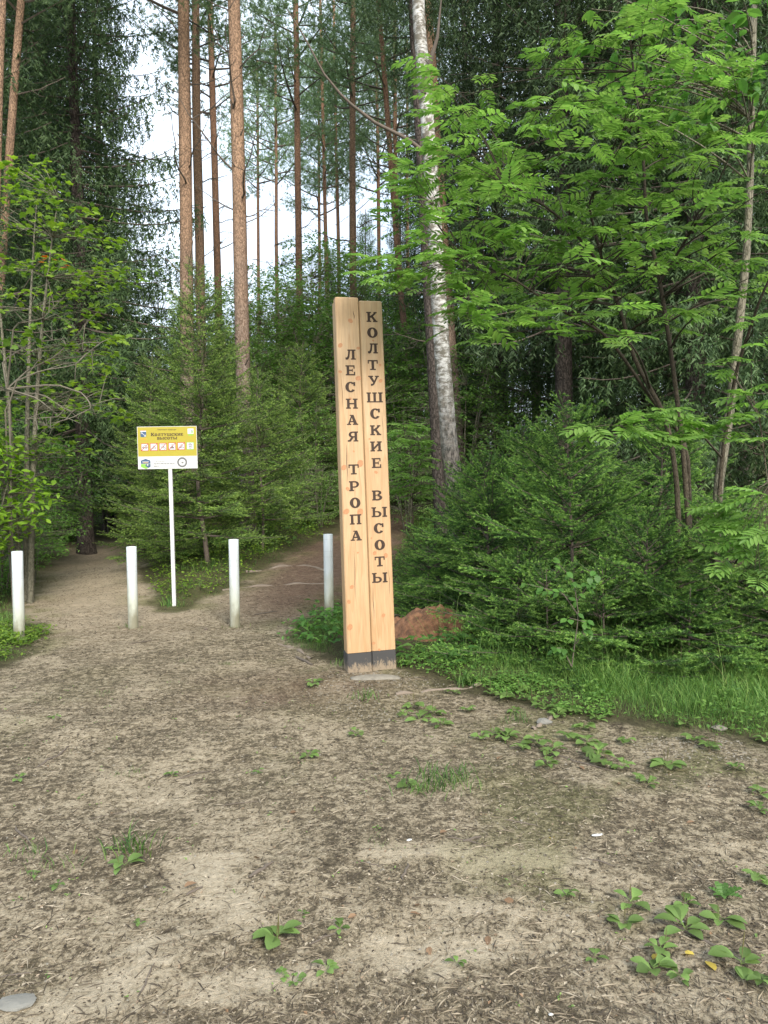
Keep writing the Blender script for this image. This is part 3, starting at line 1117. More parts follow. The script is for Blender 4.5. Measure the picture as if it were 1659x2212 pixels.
# coat of arms
sheet('arms_top', *[pu(60, 90)[0], pu(165, 90)[0], pu(0, 92)[1], pu(0, 74)[1]], 'white_plate', 2)
x0, x1 = pu(60, 0)[0], pu(165, 0)[0]
spoly('arms_shield', [pu(60, 92), pu(165, 92), pu(165, 175), pu(150, 188), pu(112, 192), pu(75, 188), pu(60, 175)][::-1], 'print_blue', 2)
draw('arms_anchor', [(75, 105), (150, 175)], 9, 'white_plate', 3)
draw('arms_anchor', [(95, 108), (75, 128)], 7, 'white_plate', 3)
draw('arms_anchor', [(152, 150), (152, 178), (128, 178)], 7, 'white_plate', 3)
draw('arms_band', [(64, 68), (160, 68)], 5, 'print_red', 2)
sheet('caption_band', x0, x1, pu(0, 238)[1], pu(0, 212)[1], 'print_amber', 2)
# green emblem top right
sheet('emblem_field', pu(925, 0)[0], pu(1035, 0)[0], pu(0, 142)[1], pu(0, 45)[1], 'white_plate', 2)
draw('emblem_figure', [(955, 55), (950, 85), (975, 110)], 5, 'print_grey', 3)
spoly('emblem_figure', [pu(985, 122), pu(1025, 124), pu(1020, 100), pu(1000, 98)], 'print_green', 3)
sheet('emblem_figure', pu(990, 0)[0], pu(1020, 0)[0], pu(0, 96)[1], pu(0, 80)[1], 'print_blue', 3)
sheet('caption_band', pu(935, 0)[0], pu(1030, 0)[0], pu(0, 172)[1], pu(0, 150)[1], 'print_green', 2)


def circ(cx, cy, r, n=14, ry=None):
    return [(cx + r * math.cos(k / n * 2 * math.pi), cy + (ry or r) * math.sin(k / n * 2 * math.pi)) for k in range(n)]


# six pictograms
for k in range(6):
    cx, cy = 132 + k * 167, 375 - k * 2.5
    x0, z1 = pu(cx - 64, cy - 64)
    x1, z0 = pu(cx + 64, cy + 64)
    sheet('pictogram', x0, x1, z0, z1, 'white_plate', 2)
    draw('pictogram_border', [(cx - 64, cy - 64), (cx + 64, cy - 64), (cx + 64, cy + 64), (cx - 64, cy + 64)], 10, 'print_red' if k < 5 else 'print_green', 3, True)
    g_ = []
    if k == 0:
        g_ = [([(-45, 10), (-45, -8), (-25, -12), (-10, -32), (25, -32), (40, -10), (46, -6), (46, 10)], True), (circ(-24, 14, 12), True), (circ(26, 14, 12), True)]
    elif k == 1:
        g_ = [([(-44, 25), (-15, 8), (0, -28), (14, -10), (28, 6), (44, 20), (30, 30), (10, 18), (-15, 24), (-44, 36)], True)]
    elif k == 2:
        g_ = [(circ(30, 28, 17), True), ([(-45, -42), (-20, -46), (0, -40), (22, -48), (40, -36)], False), ([(-40, -5), (-20, -18), (10, -16), (18, -2), (-5, 14), (-38, 14)], True)]
    elif k == 3:
        g_ = [([(-18, 8), (-14, -20), (0, -42), (14, -18), (18, 8)], True), ([(-34, 16), (34, 16), (34, 34), (-34, 34)], True), ([(-30, 25), (30, 25)], False)]
    elif k == 4:
        g_ = [([(-46, 30), (0, -40), (46, 30)], True), ([(-14, 30), (0, -8), (16, 30)], False)]
    else:
        g_ = [([(-24, -28), (24, -28), (18, 44), (-18, 44)], True), ([(-34, -32), (34, -32)], False), (circ(0, 8, 11), True), ([(-9, -42), (9, -42)], False)]
    for pts, cl in g_:
        draw('pictogram_figure', [(cx + a, cy + b_) for a, b_ in pts], 7, 'print_grey', 4, cl)
    if k < 5:
        draw('pictogram_bar', [(cx - 60, cy + 60), (cx + 60, cy - 60)], 9, 'print_red', 6)
# shield emblem bottom left
spoly('badge_upper', [pu(52, 676), pu(52, 620), pu(140, 586), pu(228, 620), pu(228, 676)], 'print_blue', 2)
spoly('badge_lower', [pu(228, 682), pu(228, 735), pu(140, 772), pu(52, 735), pu(52, 682)], 'print_green', 2)
spoly('badge_figure', [pu(228, 684), pu(228, 735), pu(185, 752), pu(130, 712), pu(150, 684)], 'print_blue', 3)
sheet('badge_line', pu(80, 0)[0], pu(200, 0)[0], pu(0, 648)[1], pu(0, 638)[1], 'white_plate', 3)
sheet('badge_line', pu(95, 0)[0], pu(185, 0)[0], pu(0, 664)[1], pu(0, 655)[1], 'print_amber', 3)
spoly('badge_moon', [pu(*p) for p in circ(175, 700, 13)][::-1], 'white_plate', 4)
# round seal
draw('seal_ring', circ(810, 660, 76, 26), 30, 'print_grey', 2, True)
draw('seal_figure', [(780, 640), (795, 675), (825, 680)], 6, 'print_grey', 2)
sheet('seal_figure', pu(805, 0)[0], pu(835, 0)[0], pu(0, 672)[1], pu(0, 650)[1], 'print_grey', 3)

# ------------------------------------------------------------------ pipe bollards
def pipe_mesh(h, r=0.055):
    prof = [(r, -0.12), (r, h * 0.25), (r, h * 0.5), (r, h * 0.75), (r, h - 0.003), (r - 0.003, h), (r - 0.006, h), (r - 0.006, h - 0.03)]
    n = 24
    th = np.arange(n) / n * 2 * math.pi
    V = np.concatenate([np.stack([a * np.cos(th), a * np.sin(th), np.full(n, z)], -1) for a, z in prof])
    F = [[i * n + j, i * n + (j + 1) % n, (i + 1) * n + (j + 1) % n, (i + 1) * n + j] for i in range(len(prof) - 1) for j in range(n)]
    return MB().add(V, F).mesh('pipe', M['pipe'], True)


def ring_mesh(r=0.0553, w=0.0025):
    n = 24
    th = np.arange(n) / n * 2 * math.pi
    V = np.concatenate([np.stack([r * np.cos(th), r * np.sin(th), np.full(n, z)], -1) for z in (0, w)])
    return MB().add(V, [[j, (j + 1) % n, n + (j + 1) % n, n + j] for j in range(n)]).mesh('seam', M['print_light_grey'], True)


SEAM = ring_mesh()
CORE = MB().add(*disc((0, 0, 0), 0.0485, 20)).mesh('core', M['cement'])
for (px, pb, pt), lab in zip([(42, 1386, 1190), (288, 1357, 1180), (508, 1355, 1164), (711, 1338, 1153)],
                             ['white plastic pipe bollard with leafy weeds round its foot, farthest from the carved post',
                              'white plastic pipe bollard standing at the mouth of the sandy trail beside the sign leg',
                              'white plastic pipe bollard on bare soil between the sign leg and the grass-footed bollard',
                              'white plastic pipe bollard standing in long grass beside the carved timber post']):
    b0 = gnd(px, pb)
    Rb = 0.0565 if px < 100 else 0.055
    h = (pb - pt) * b0.y / FPX
    t_ = thing('pipe_bollard', lab, 'bollard', b0, group='white pipe bollards across the trail')
    t_.rotation_euler = (0, math.radians(0.25 if px > 100 else -0.4), px)
    put('pipe', pipe_mesh(h), t_)
    put('concrete_core', CORE, t_, (0, 0, h - 0.022))
    for f_ in (0.94, 0.80, 0.735) if px > 600 else (0.76, 0.70):
        put('seam', SEAM, t_, (0, 0, h * f_))

# ------------------------------------------------------------------ spruce branches
def spruce_branch(L, seed, spacing=0.0023, nl=0.017, nw=0.0062, st=0.085, sub=0.052):
    """flat spray: axis, side twigs and finger-like shoots; fresh shoots at the ends are paler than old needles"""
    r = np.random.default_rng(seed)
    n = 9
    t = np.linspace(0, 1, n)
    ax = np.stack([0.04 * L * np.sin(t * 3 + seed), L * t, -0.10 * L * t ** 1.3 + 0.12 * L * t ** 3], -1)
    segs = [[ax[i], ax[i + 1]] for i in range(2, n - 1)]
    tone = [(0.05 + 0.07 * i, 0.07) for i in range(2, n - 1)]
    tone[-1] = (0.35, 0.6)
    s = 0.16 * L
    side = 1
    lat = []
    while s < L * 0.96:
        k = s / L * (n - 1)
        i = min(int(k), n - 2)
        p = ax[i] + (ax[i + 1] - ax[i]) * (k - i)
        l = (0.44 * (L - s) + 0.05) * (0.7 + 0.5 * r.random())
        a = math.radians(44 + 14 * r.random())
        d = nrm(np.array([side * math.sin(a), math.cos(a), r.normal() * 0.14 - 0.04]))
        e = p + d * l + np.array([0, 0, -0.06 * l])
        lat.append((p, e))
        lastp = min(0.10, l * 0.5)
        q = e - d * lastp
        segs.append([p, q])
        tone.append((0.03, 0.2))
        segs.append([q, e])
        tone.append((0.35, 0.65))
        u, ss = 0.045, 1
        while u < l - 0.03:
            q = p + (e - p) * u / l
            l2 = min(0.15, (0.55 * (l - u) + 0.06)) * (0.7 + 0.5 * r.random())
            pr = np.array([-d[1], d[0], 0]) * ss
            d2 = nrm(d * 0.80 + pr * 0.60 + np.array([0, 0, r.normal() * 0.10 + 0.03]))
            segs.append([q, q + d2 * l2])
            tone.append((0.16 + 0.2 * r.random(), 0.65))
            u += sub * (0.7 + 0.6 * r.random())
            ss = -ss
        s += st * (0.7 + 0.6 * r.random()) * 0.55
        side = -side
    mb = MB()
    V, F = tube(ax, np.linspace(0.008 * L + 0.002, 0.002, n), 5)
    mb.add(V, F, 1, 0.5)
    for p, e in lat:
        up = np.array([0, 0, 0.0014])
        mb.add([p - up, p + up, e], [(0, 1, 2)], 1, 0.1)
    V, F, a = needles(segs, spacing, nl, nw, r, 1.15, tone=tone)
    mb.add(V, F, 0, a)
    return mb


BR = {L: [spruce_branch(L, 10 * i + int(L * 100)).mesh('spruce_branch', [M['needle_young'], M['dead_wood']]) for i in range(3)] for L in (0.3, 0.6, 1.0)}
BRM = {L: [spruce_branch(L, 7 * i + int(L * 90), spacing=0.0085, nl=0.024, nw=0.0105, st=0.07, sub=0.06).mesh('spruce_branch', [M['needle_mid'], M['dead_wood']]) for i in range(3)] for L in (0.5, 0.95, 1.5)}


def young_spruce(label, base, H, R, seed, step=0.13, lib=BR, group='young spruces at the edge of the forest', zlow=0.08, lean=0.0, per=7, trunkmat='dead_wood', zbare=0.0):
    """trunk, tip shoot and every branch an object of its own"""
    r = np.random.default_rng(seed)
    t_ = thing('young_spruce', label, 'tree', base, 0, group)
    t_.rotation_euler = (lean * 0.4, lean, r.random() * 6)
    n = 10
    zz = np.linspace(-0.1, H, n)
    pts = np.stack([0.012 * H * np.sin(zz * 2 + seed), 0.012 * H * np.cos(zz * 1.7), zz], -1)
    put('trunk', MB().add(*tube(pts, np.linspace(0.008 * H + 0.005, 0.004, n), 7)).mesh('young_spruce_trunk', M[trunkmat], True), t_)
    seg = [[pts[-1] - [0, 0, 0.22], pts[-1] + [0, 0, 0.02]]]
    V, F, a = needles(seg, 0.003, 0.02, 0.004, r, 0.9)
    put('tip_shoot', MB().add(V, F, 0, a).mesh('tip_shoot', M['needle_young']), t_)
    z = max(zlow, zbare)
    sizes = sorted(lib)
    while z < H - 0.10:
        f = 1 - z / H
        m = per if f > 0.15 else 4
        ph = r.random() * 6.28
        for k in range(m):
            L = R * (f ** 0.7) * (0.8 + 0.5 * r.random()) + 0.09
            Lt = min(sizes, key=lambda s_: abs(s_ - L))
            me = lib[Lt][r.integers(3)]
            az = ph + k * 6.2832 / m + r.normal() * 0.22
            elev = (0.10 + 0.75 * (1 - f) ** 1.6) + r.normal() * 0.11
            o = put('branch', me, t_, (0, 0, z + r.normal() * 0.025), None, L / Lt)
            o.rotation_euler = (elev, r.normal() * 0.15, az)
        z += step * (0.75 + 0.5 * r.random()) * (0.7 + 0.6 * f)
    return t_


def gpt(px, Y, dz=0.0):
    """ground point below/above a pixel column at a given depth"""
    x = at(px, 1046, Y).x
    return Vector((x, Y, float(hgt(x, Y)) + dz))


# right-hand thicket of young spruces
YS = [  # px, depth, top pixel, radius, label
    (1232, 7.2, 872, 1.05, 'young spruce with a long pale leader shoot below the spreading rowan'),
    (1050, 8.2, 985, 1.0, 'young spruce leaning its boughs over the reddish soil heap'),
    (1118, 6.9, 1200, 0.72, 'low young spruce right behind the reddish soil heap'),
    (1395, 6.5, 1120, 0.85, 'young spruce in front of the rowan stems'),
    (1580, 6.3, 1085, 0.9, 'young spruce beside the slim grey tree trunk, taller than its neighbours'),
    (1300, 6.25, 1225, 0.62, 'low bushy spruce by the grass verge under birch sapling leaves'),
    (1490, 5.95, 1270, 0.6, 'small spruce at the grass verge with dry grass heads beside it'),
    (1180, 6.5, 1230, 0.62, 'small spruce with drooping lower boughs touching the grass verge'),
    (1690, 6.0, 1170, 0.7, 'young spruce by the grass verge hung over by rowan leaves'),
    (1130, 9.6, 905, 1.15, 'young spruce standing just behind the birch foot'),
    (1430, 8.8, 870, 1.2, 'young spruce in deep shade behind the rowan stems'),
    (925, 8.8, 1150, 0.6, 'small shaded spruce close behind the carved post'),
    (1830, 6.3, 1110, 0.85, 'young spruce past the slim grey tree, in the verge corner'), (1960, 7.2, 1050, 1.0, 'tallest young spruce past the slim grey tree'), (2110, 6.4, 1150, 0.8, 'last young spruce along the grass verge'),
    (1010, 9.3, 1030, 0.7, 'small spruce hiding the foot of the birch'),
]
for i, (px, Y, tp, R, lab) in enumerate(YS):
    b0 = gpt(px, Y)
    H = at(px, tp, Y).z - b0.z
    young_spruce(lab, b0, H, R * 1.12, 100 + i, step=0.165, per=7, zlow=0.05)
# spruces beside the sign, at mid distance
for i, (px, Y, tp, R, lab, zb) in enumerate([
        (436, 12.2, 560, 1.35, 'tall slim young spruce rising right behind the yellow sign', 0.5),
        (562, 13.2, 800, 1.35, 'young spruce leaning against the pine trunk near the sign', 0.6),
        (372, 12.6, 905, 1.0, 'bushy young spruce at the trail edge beside the sign leg', 0.25),
        (330, 15.0, 760, 1.2, 'shaded young spruce on the trail bend behind the sign', 0.3),
        (655, 17.0, 740, 1.5, 'young spruce in the undergrowth between two pine trunks', 0.3),
        (490, 17.5, 690, 1.5, 'young spruce between the two nearest pine trunks', 0.3)]):
    b0 = gpt(px, Y)
    H = at(px, tp, Y).z - b0.z
    young_spruce(lab, b0, H, R, 200 + i, step=0.22, lib=BRM, group='young spruces around the sign', zlow=zb, per=7)


# ------------------------------------------------------------------ tall trees
def tall_spruce_mesh(H, R, seed, z0, dens=1.0, droop=0.55):
    r = np.random.default_rng(seed)
    segs, axes = [], []
    z = z0
    while z < H - 0.3:
        f = 1 - (z - z0) / (H - z0)
        m = 5
        ph = r.random() * 6.28
        for k in range(m):
            L = R * (f ** 0.7) * (0.65 + 0.5 * r.random()) * (1.0 if z > z0 + 2.5 else 0.8) + 0.25
            az = ph + k * 6.283 / m + r.normal() * 0.3
            dirh = np.array([math.cos(az), math.sin(az), 0])
            t = np.linspace(0, 1, 7)[:, None]
            ax = np.array([0, 0, z]) + dirh * L * t + np.array([0, 0, 1]) * (-droop * L * t ** 1.2 * f + 0.30 * L * t ** 2.6 + (1 - f) * 0.3 * L * t)
            axes.append((ax, 0.007 * L + 0.006))
            side = np.array([-dirh[1], dirh[0], 0])
            s = 0.18
            while s < 1.0:
                kk = s * 6
                i = min(int(kk), 5)
                p = ax[i] + (ax[i + 1] - ax[i]) * (kk - i)
                for sg_ in (-1, 1):
                    l = (0.34 * L * (1 - s) + 0.14) * (0.6 + 0.6 * r.random())
                    d = nrm(side * sg_ * 0.75 + dirh * 0.55 + np.array([0, 0, -0.25 - 0.2 * r.random()]))
                    e = p + d * l
                    segs.append([p, e])
                    for u in np.arange(0.25, 1.01, 0.28 / dens):
                        q = p + (e - p) * u
                        hl = (0.13 + 0.26 * r.random()) * (0.6 + 0.6 * f)
                        segs.append([q, q + np.array([r.normal() * 0.04, r.normal() * 0.04, -hl])])
                s += 0.16 / max(L, 0.6) / dens * 1.4
        z += (0.34 + 0.12 * r.random()) * (0.6 + 0.5 * f)
    mb = MB()
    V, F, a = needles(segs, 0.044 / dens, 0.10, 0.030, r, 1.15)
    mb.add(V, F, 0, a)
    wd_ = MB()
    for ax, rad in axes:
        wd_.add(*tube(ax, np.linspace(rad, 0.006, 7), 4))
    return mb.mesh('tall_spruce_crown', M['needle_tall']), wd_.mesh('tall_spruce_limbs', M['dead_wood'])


def trunk_mesh(H, r0, r1, seed, mat, lean=(0, 0), sides=14, flare=1.5, bend=0.03):
    r = np.random.default_rng(seed)
    n = 26
    z = np.concatenate([[-0.25, 0.0, 0.12, 0.3, 0.6], np.linspace(1.2, H, n - 5)])
    f = np.clip(z / H, 0, 1)
    wx = np.interp(z, np.linspace(0, H, 7), np.cumsum(r.normal(size=7)) * bend)
    wy = np.interp(z, np.linspace(0, H, 7), np.cumsum(r.normal(size=7)) * bend)
    wx -= wx[0]
    wy -= wy[0]
    pts = np.stack([lean[0] * z + wx, lean[1] * z + wy, z], -1)
    rad = r0 + (r1 - r0) * f
    rad = rad * (1 + (flare - 1) * np.exp(-np.clip(z, 0, None) / 0.22))
    V, F = tube(pts, rad, sides)
    nz = vnoise(np.arange(len(V)) % sides * 0.9 + seed, np.repeat(z, sides) * 2.2, seed)
    c = np.repeat(pts, sides, 0)
    V = c + (V - c) * (0.95 + 0.12 * nz)[:, None]
    return MB().add(V, F).mesh('trunk', M[mat], True), pts


CROWN_S = [tall_spruce_mesh(21, 2.9, 5, 2.0), tall_spruce_mesh(18, 2.5, 8, 1.5), tall_spruce_mesh(23, 2.6, 13, 4.0)]
CS_H = [21, 18, 23]
TRK_S = [trunk_mesh(h, 0.17, 0.03, 60 + i, 'spruce_bark')[0] for i, h in enumerate(CS_H)]


def tall_spruce(px, Y, v, label, group, scale=1.0, rz=0.0):
    b0 = gpt(px, Y, -0.05)
    t_ = thing('tall_spruce', label, 'tree', b0, rz, group, scale)
    put('trunk', TRK_S[v], t_)
    put('limbs', CROWN_S[v][1], t_)
    tag(put('crown', CROWN_S[v][0], t_), kind='stuff')
    return t_


LM = [(20, 'the leaning pine at the maple'), (120, 'the trailside bushes'), (190, 'the huge drooping spruce'), (265, 'the bend of the sandy trail'), (330, 'the yellow sign'), (400, 'the thick pine'), (455, 'the dark narrow pine'),
      (535, 'the lone pine with exposed roots'), (600, 'the gap right of the lone pine'), (650, 'the straight pine between lone pine and post'), (705, 'the thin distant pine'), (762, 'the carved timber post'), (810, 'the orange pine above the post'),
      (868, 'the slanting reddish pine'), (945, 'the birch'), (1050, 'the spruce boughs right of the birch'), (1150, 'the soil heap spruces'), (1232, 'the young spruce with the long leader'), (1330, 'the crown of the rowan'), (1420, 'the rowan stems'),
      (1500, 'the rowan foot'), (1590, 'the slim grey trunk'), (1700, 'the outermost rowan leaves')]


def near(px):
    return min(LM, key=lambda l: abs(l[0] - px))[1]


DS = 'dark spruces standing tall in the forest'
for i, (px, Y, v, sc, lab) in enumerate([
        (183, 17.0, 0, 1.0, 'huge dark spruce with drooping boughs seen against the open sky'),
        (60, 20.5, 2, 1.0, 'dark spruce close behind the leaning pine at the maple'),
        (-70, 15.0, 1, 1.0, 'dark spruce standing behind the maple sapling'),
        (110, 27.0, 0, 1.05, None), (128, 19.5, 0, 1.0, 'dark spruce crowding the huge drooping spruce'), (232, 23.0, 1, 1.0, 'dark spruce on the sky side of the huge drooping spruce'), (10, 31.0, 1, 1.1, None), (-160, 24, 0, 1.0, None), (180, 38, 2, 0.8, None),
        (1080, 17.5, 0, 1.0, 'dark spruce just behind the birch with hanging boughs'),
        (1222, 14.0, 2, 1.0, 'dark bare-footed spruce behind the spreading rowan'),
        (1310, 19.0, 0, 1.05, None), (1400, 15.5, 1, 1.1, None), (1500, 13.0, 0, 1.0, 'dark spruce directly behind the rowan stems'),
        (1610, 16.0, 2, 1.0, None), (1700, 12.5, 1, 1.0, 'dark spruce behind the slim grey tree trunk'), (1010, 25.0, 1, 1.1, None), (1160, 26.0, 2, 1.0, None),
        (1450, 27, 0, 1.0, None), (1580, 24, 1, 1.1, None), (1270, 33, 0, 1.0, None), (1800, 18, 0, 1.0, None), (930, 33, 2, 0.8, None)]):
    tall_spruce(px, Y, v, lab or 'dark spruce deep in the forest behind ' + near(px), DS, sc, i * 1.7)
BGD = 'distant spruces closing off the forest'
for i, px in enumerate(range(-140, 1900, 78)):
    Y = 44 + 17 * ((i * 0.618) % 1)
    gap = 280 < px < 680
    tall_spruce(px, Y, i % 3, 'far-off spruce closing the view behind ' + near(px), BGD, (0.55 if gap else 0.8) * (0.85 + 0.3 * ((i * 0.37) % 1)), i)


def pine_crown_mesh(seed, Hc=7.0, R=2.3, n=38, shoots=56):
    """crown whose foot is at z=0; limbs with tufts of needles at their ends"""
    r = np.random.default_rng(seed)
    wd_, segs = MB(), []
    for k in range(n):
        f = (k + r.random()) / n
        z = Hc * f
        L = R * (1 - 0.75 * f ** 1.5) * (0.5 + 0.6 * r.random())
        az = k * 2.4 + r.normal() * 0.4
        d = np.array([math.cos(az), math.sin(az), 0])
        p1 = np.array([0, 0, z]) + d * L * 0.55 + [0, 0, L * (0.05 + 0.2 * r.random())]
        p2 = np.array([0, 0, z]) + d * L + np.array([r.normal() * 0.2, r.normal() * 0.2, L * (0.25 + 0.4 * r.random())])
        ax = bezier((0, 0, z), p1, p2, 7)
        wd_.add(*tube(ax, np.linspace(0.012 + 0.012 * L, 0.006, 7), 4))
        for _ in range(int(shoots * (0.4 + L / R))):
            u = 0.45 + 0.55 * r.random()
            i = min(int(u * 6), 5)
            p = ax[i] + (ax[i + 1] - ax[i]) * (u * 6 - i) + r.normal(size=3) * np.array([0.28, 0.28, 0.13])
            e = p + nrm(r.normal(size=3) + np.array([0, 0, 0.6]) + d * 0.4) * (0.12 + 0.12 * r.random())
            segs.append([p, e])
    V, F, a = needles(segs, 0.0125, 0.10, 0.021, r, 0.7)
    return MB().add(V, F, 0, a).mesh('pine_crown', M['needle_pine']), wd_.mesh('pine_limbs', M['dead_wood'])


PC = [pine_crown_mesh(31), pine_crown_mesh(37, 8.0, 2.6, 40), pine_crown_mesh(41, 6.0, 2.0, 28)]


def dead_branch(seed, L):
    r = np.random.default_rng(seed)
    n = 7
    t = np.linspace(0, 1, n)
    ax = np.stack([L * 0.03 * np.cumsum(r.normal(size=n)), L * t, L * (0.10 * t + 0.25 * t * t) + L * 0.02 * np.cumsum(r.normal(size=n))], -1)
    mb = MB().add(*tube(ax, np.linspace(0.010 + 0.005 * L, 0.004, n), 5))
    for k in range(int(L * 6)):
        i = r.integers(2, n)
        p = ax[i]
        d = np.array([r.choice([-1, 1]) * 0.8, 0.7, 0.3 * r.normal()])
        l = 0.25 * L * (0.4 + r.random())
        mb.add(*tube([p, p + nrm(d) * l * 0.6 + [0, 0, -0.02], p + nrm(d) * l], [0.006, 0.004, 0.002], 4))
    return mb.mesh('dead_branch', M['dead_wood'])


DEADB = [dead_branch(i, 1.0) for i in range(5)]
STUB = MB().add(*tube([(0, -0.02, 0), (0, 0.05, 0.02), (0, 0.12, 0.05)], [0.016, 0.013, 0.006], 5)).mesh('branch_stub', M['dead_wood'])


def pine(label, pb, pt, Y, d0, d1, H, zc, crown, seed, mat='pine_bark', nb=6, stubs=6, zdead=(3, 9), name='pine_tree', cs=1.0):
    """pb, pt: two pixels on the trunk axis at depth Y"""
    A, B = at(*pb, Y), at(*pt, Y)
    lx = (B.x - A.x) / (B.z - A.z)
    xb = A.x
    for _ in range(4):
        zb = float(hgt(xb, Y))
        xb = A.x + lx * (zb - A.z)
    t_ = thing(name, label, 'tree', (xb, Y, zb), 0, 'tall pines with orange bark')
    tm, pts = trunk_mesh(H, d0 / 2, d1 / 2, seed, mat, (lx, 0), bend=0.02)
    put('trunk', tm, t_)

    def axis_at(z):
        return np.array([np.interp(z, pts[:, 2], pts[:, k]) for k in range(3)])
    r = np.random.default_rng(seed + 900)
    for k in range(nb):
        z = zdead[0] + (zdead[1] - zdead[0]) * r.random()
        o = put('branch', DEADB[r.integers(5)], t_, axis_at(z), (r.random() * 0.5, 0, r.random() * 6.28), 0.6 + 1.0 * r.random())
    for k in range(stubs):
        z = 2 + 8 * r.random()
        p = axis_at(z)
        az = r.random() * 6.28
        rad = d0 / 2 + (d1 - d0) / 2 * z / H
        put('branch_stub', STUB, t_, p + np.array([-math.sin(az), math.cos(az), 0]) * rad * 0.9, (0.3, 0, az))
    if crown is not None:
        p = axis_at(zc)
        put('limbs', PC[crown][1], t_, p, (0, 0, seed), cs)
        tag(put('crown', PC[crown][0], t_, p, (0, 0, seed), cs), kind='stuff')
    return t_


pine('thick orange-barked pine, nearest the sign of the group of three', (402, 740), (396, 0), 16.0, 0.30, 0.17, 20, 10.4, 0, 1, nb=13, stubs=12, zdead=(4.5, 11))
pine('slimmer pine trunk right beside the thick one behind the sign', (434, 600), (426, 0), 20.5, 0.28, 0.15, 21, 11.6, 2, 2, nb=13, stubs=6, zdead=(6, 13))
pine('dark narrow pine standing farther back of the group behind the sign', (470, 500), (457, 0), 25.0, 0.27, 0.14, 22, 12.0, 1, 3, 'pine_bark_far', nb=10, zdead=(7, 14))
pine('single pine with grey foot and exposed roots beside the small spruce', (535, 1120), (501, 0), 14.6, 0.29, 0.16, 19, 9.9, 1, 4, nb=12, stubs=14, zdead=(4.5, 10))
pine('straight pine trunk between the lone pine and the carved post', (651, 800), (640, 100), 25.0, 0.26, 0.14, 20, 11.5, 1, 5, 'pine_bark_far', nb=7, zdead=(6, 12))
pine('straight orange pine rising directly above the carved post', (763, 640), (762, 0), 24.0, 0.25, 0.13, 20, 11.2, 0, 6, nb=7, zdead=(6, 11))
pine('thin distant pine left of the orange pine above the post', (706, 600), (700, 290), 31.0, 0.20, 0.10, 19, 10.5, 2, 7, 'pine_bark_far', nb=5, zdead=(6, 11))
pine('very thin distant pine close to the orange pine above the post', (735, 610), (731, 300), 33.0, 0.19, 0.10, 19, 11.0, 2, 8, 'pine_bark_far', nb=5, zdead=(6, 11))
pine('slanting reddish pine between the carved post and the birch', (882, 805), (858, 510), 21.0, 0.20, 0.10, 17, 10.5, 2, 9, 'pine_bark_far', nb=9, zdead=(3, 9))
pine('pinkish pine trunk hidden behind the upper birch', (952, 400), (925, 0), 16.0, 0.26, 0.15, 19, 13.0, 0, 10, nb=3)
pine('distant pink pine trunk showing through the spruce boughs', (1022, 300), (1012, 60), 30.0, 0.24, 0.12, 20, 14.0, 1, 11, 'pine_bark_far', nb=2)
pine('pale leaning pine beside the dark spruces above the maple', (2, 520), (34, 30), 14.5, 0.17, 0.11, 17, 9.6, 0, 12, nb=3, stubs=4, cs=0.85)
pine('brown pine trunk beside the pale leaning pine', (-10, 560), (6, 0), 12.5, 0.19, 0.12, 17, 11.5, 2, 13, nb=2, stubs=3)
for i, (px, Y, zc, c, cs) in enumerate([(600, 37, 12.5, 1, 1.1), (820, 34, 11.0, 0, 1.1), (560, 42, 14.5, 0, 1.2), (860, 28, 10.5, 1, 1.0), (690, 40, 12, 0, 1.2), (770, 38, 14.5, 1, 1.1), (880, 40, 14, 0, 1.1)]):
    pine('distant loose-crowned pine behind ' + near(px), (px, 800), (px - 4, 300), Y, 0.22, 0.11, zc + 7, zc, c, 50 + i, 'pine_bark_far', nb=3, stubs=0, zdead=(5, zc), cs=cs)

# dark trunk right behind the birch
A, B = at(944, 990, 13.0), at(925, 640, 13.0)
lx = (B.x - A.x) / (B.z - A.z)
xb = A.x + lx * (float(hgt(A.x, 13.0)) - A.z)
t_ = thing('spruce_tree', 'bare grey-brown spruce trunk standing tight behind the birch', 'tree', (xb, 13.0, float(hgt(xb, 13.0))))
tm, pts = trunk_mesh(19, 0.11, 0.05, 71, 'spruce_bark', (lx, 0))
put('trunk', tm, t_)
for k in range(9):
    z = 3.0 + k * 0.55
    put('branch', DEADB[k % 5], t_, (np.interp(z, pts[:, 2], pts[:, 0]), 0, z), (-0.2, 0, k * 2.1), 0.7)
tag(put('crown', CROWN_S[1][0], t_, (lx * 9, 0, 8.0), None, 0.6), kind='stuff')

# ------------------------------------------------------------------ birch
BY = 10.6
A, B = at(984, 1100, BY), at(905, 0, BY)
base = gpt(988, BY)
ctrl = [(990, 1160), (984, 1090), (970, 950), (955, 760), (943, 560), (932, 400), (921, 230), (906, 60), (900, -120), (893, -400), (884, -700)]
pts = np.array([tuple(at(px, py, BY) - base) for px, py in ctrl])
pts[0] = (pts[0][0], 0, -0.3)
fine_t = np.linspace(0, len(pts) - 1, 46)
P2 = np.stack([np.interp(fine_t, np.arange(len(pts)), pts[:, k]) for k in range(3)], -1)
rad = np.interp(P2[:, 2], [0, 1, 3, 6, 9, 13], [0.16, 0.125, 0.108, 0.092, 0.075, 0.03])
birch = thing('birch_tree', 'white-barked birch with dark rough foot rising behind the young spruces', 'tree', base)
V, F = tube(P2, rad, 18)
c = np.repeat(P2, 18, 0)
nz = vnoise((np.arange(len(V)) % 18) * 0.8, np.repeat(P2[:, 2], 18) * 3, 5)
V = c + (V - c) * (0.94 + 0.13 * nz)[:, None]
put('trunk', MB().add(V, F).mesh('birch_trunk', M['birch_bark'], True), birch)
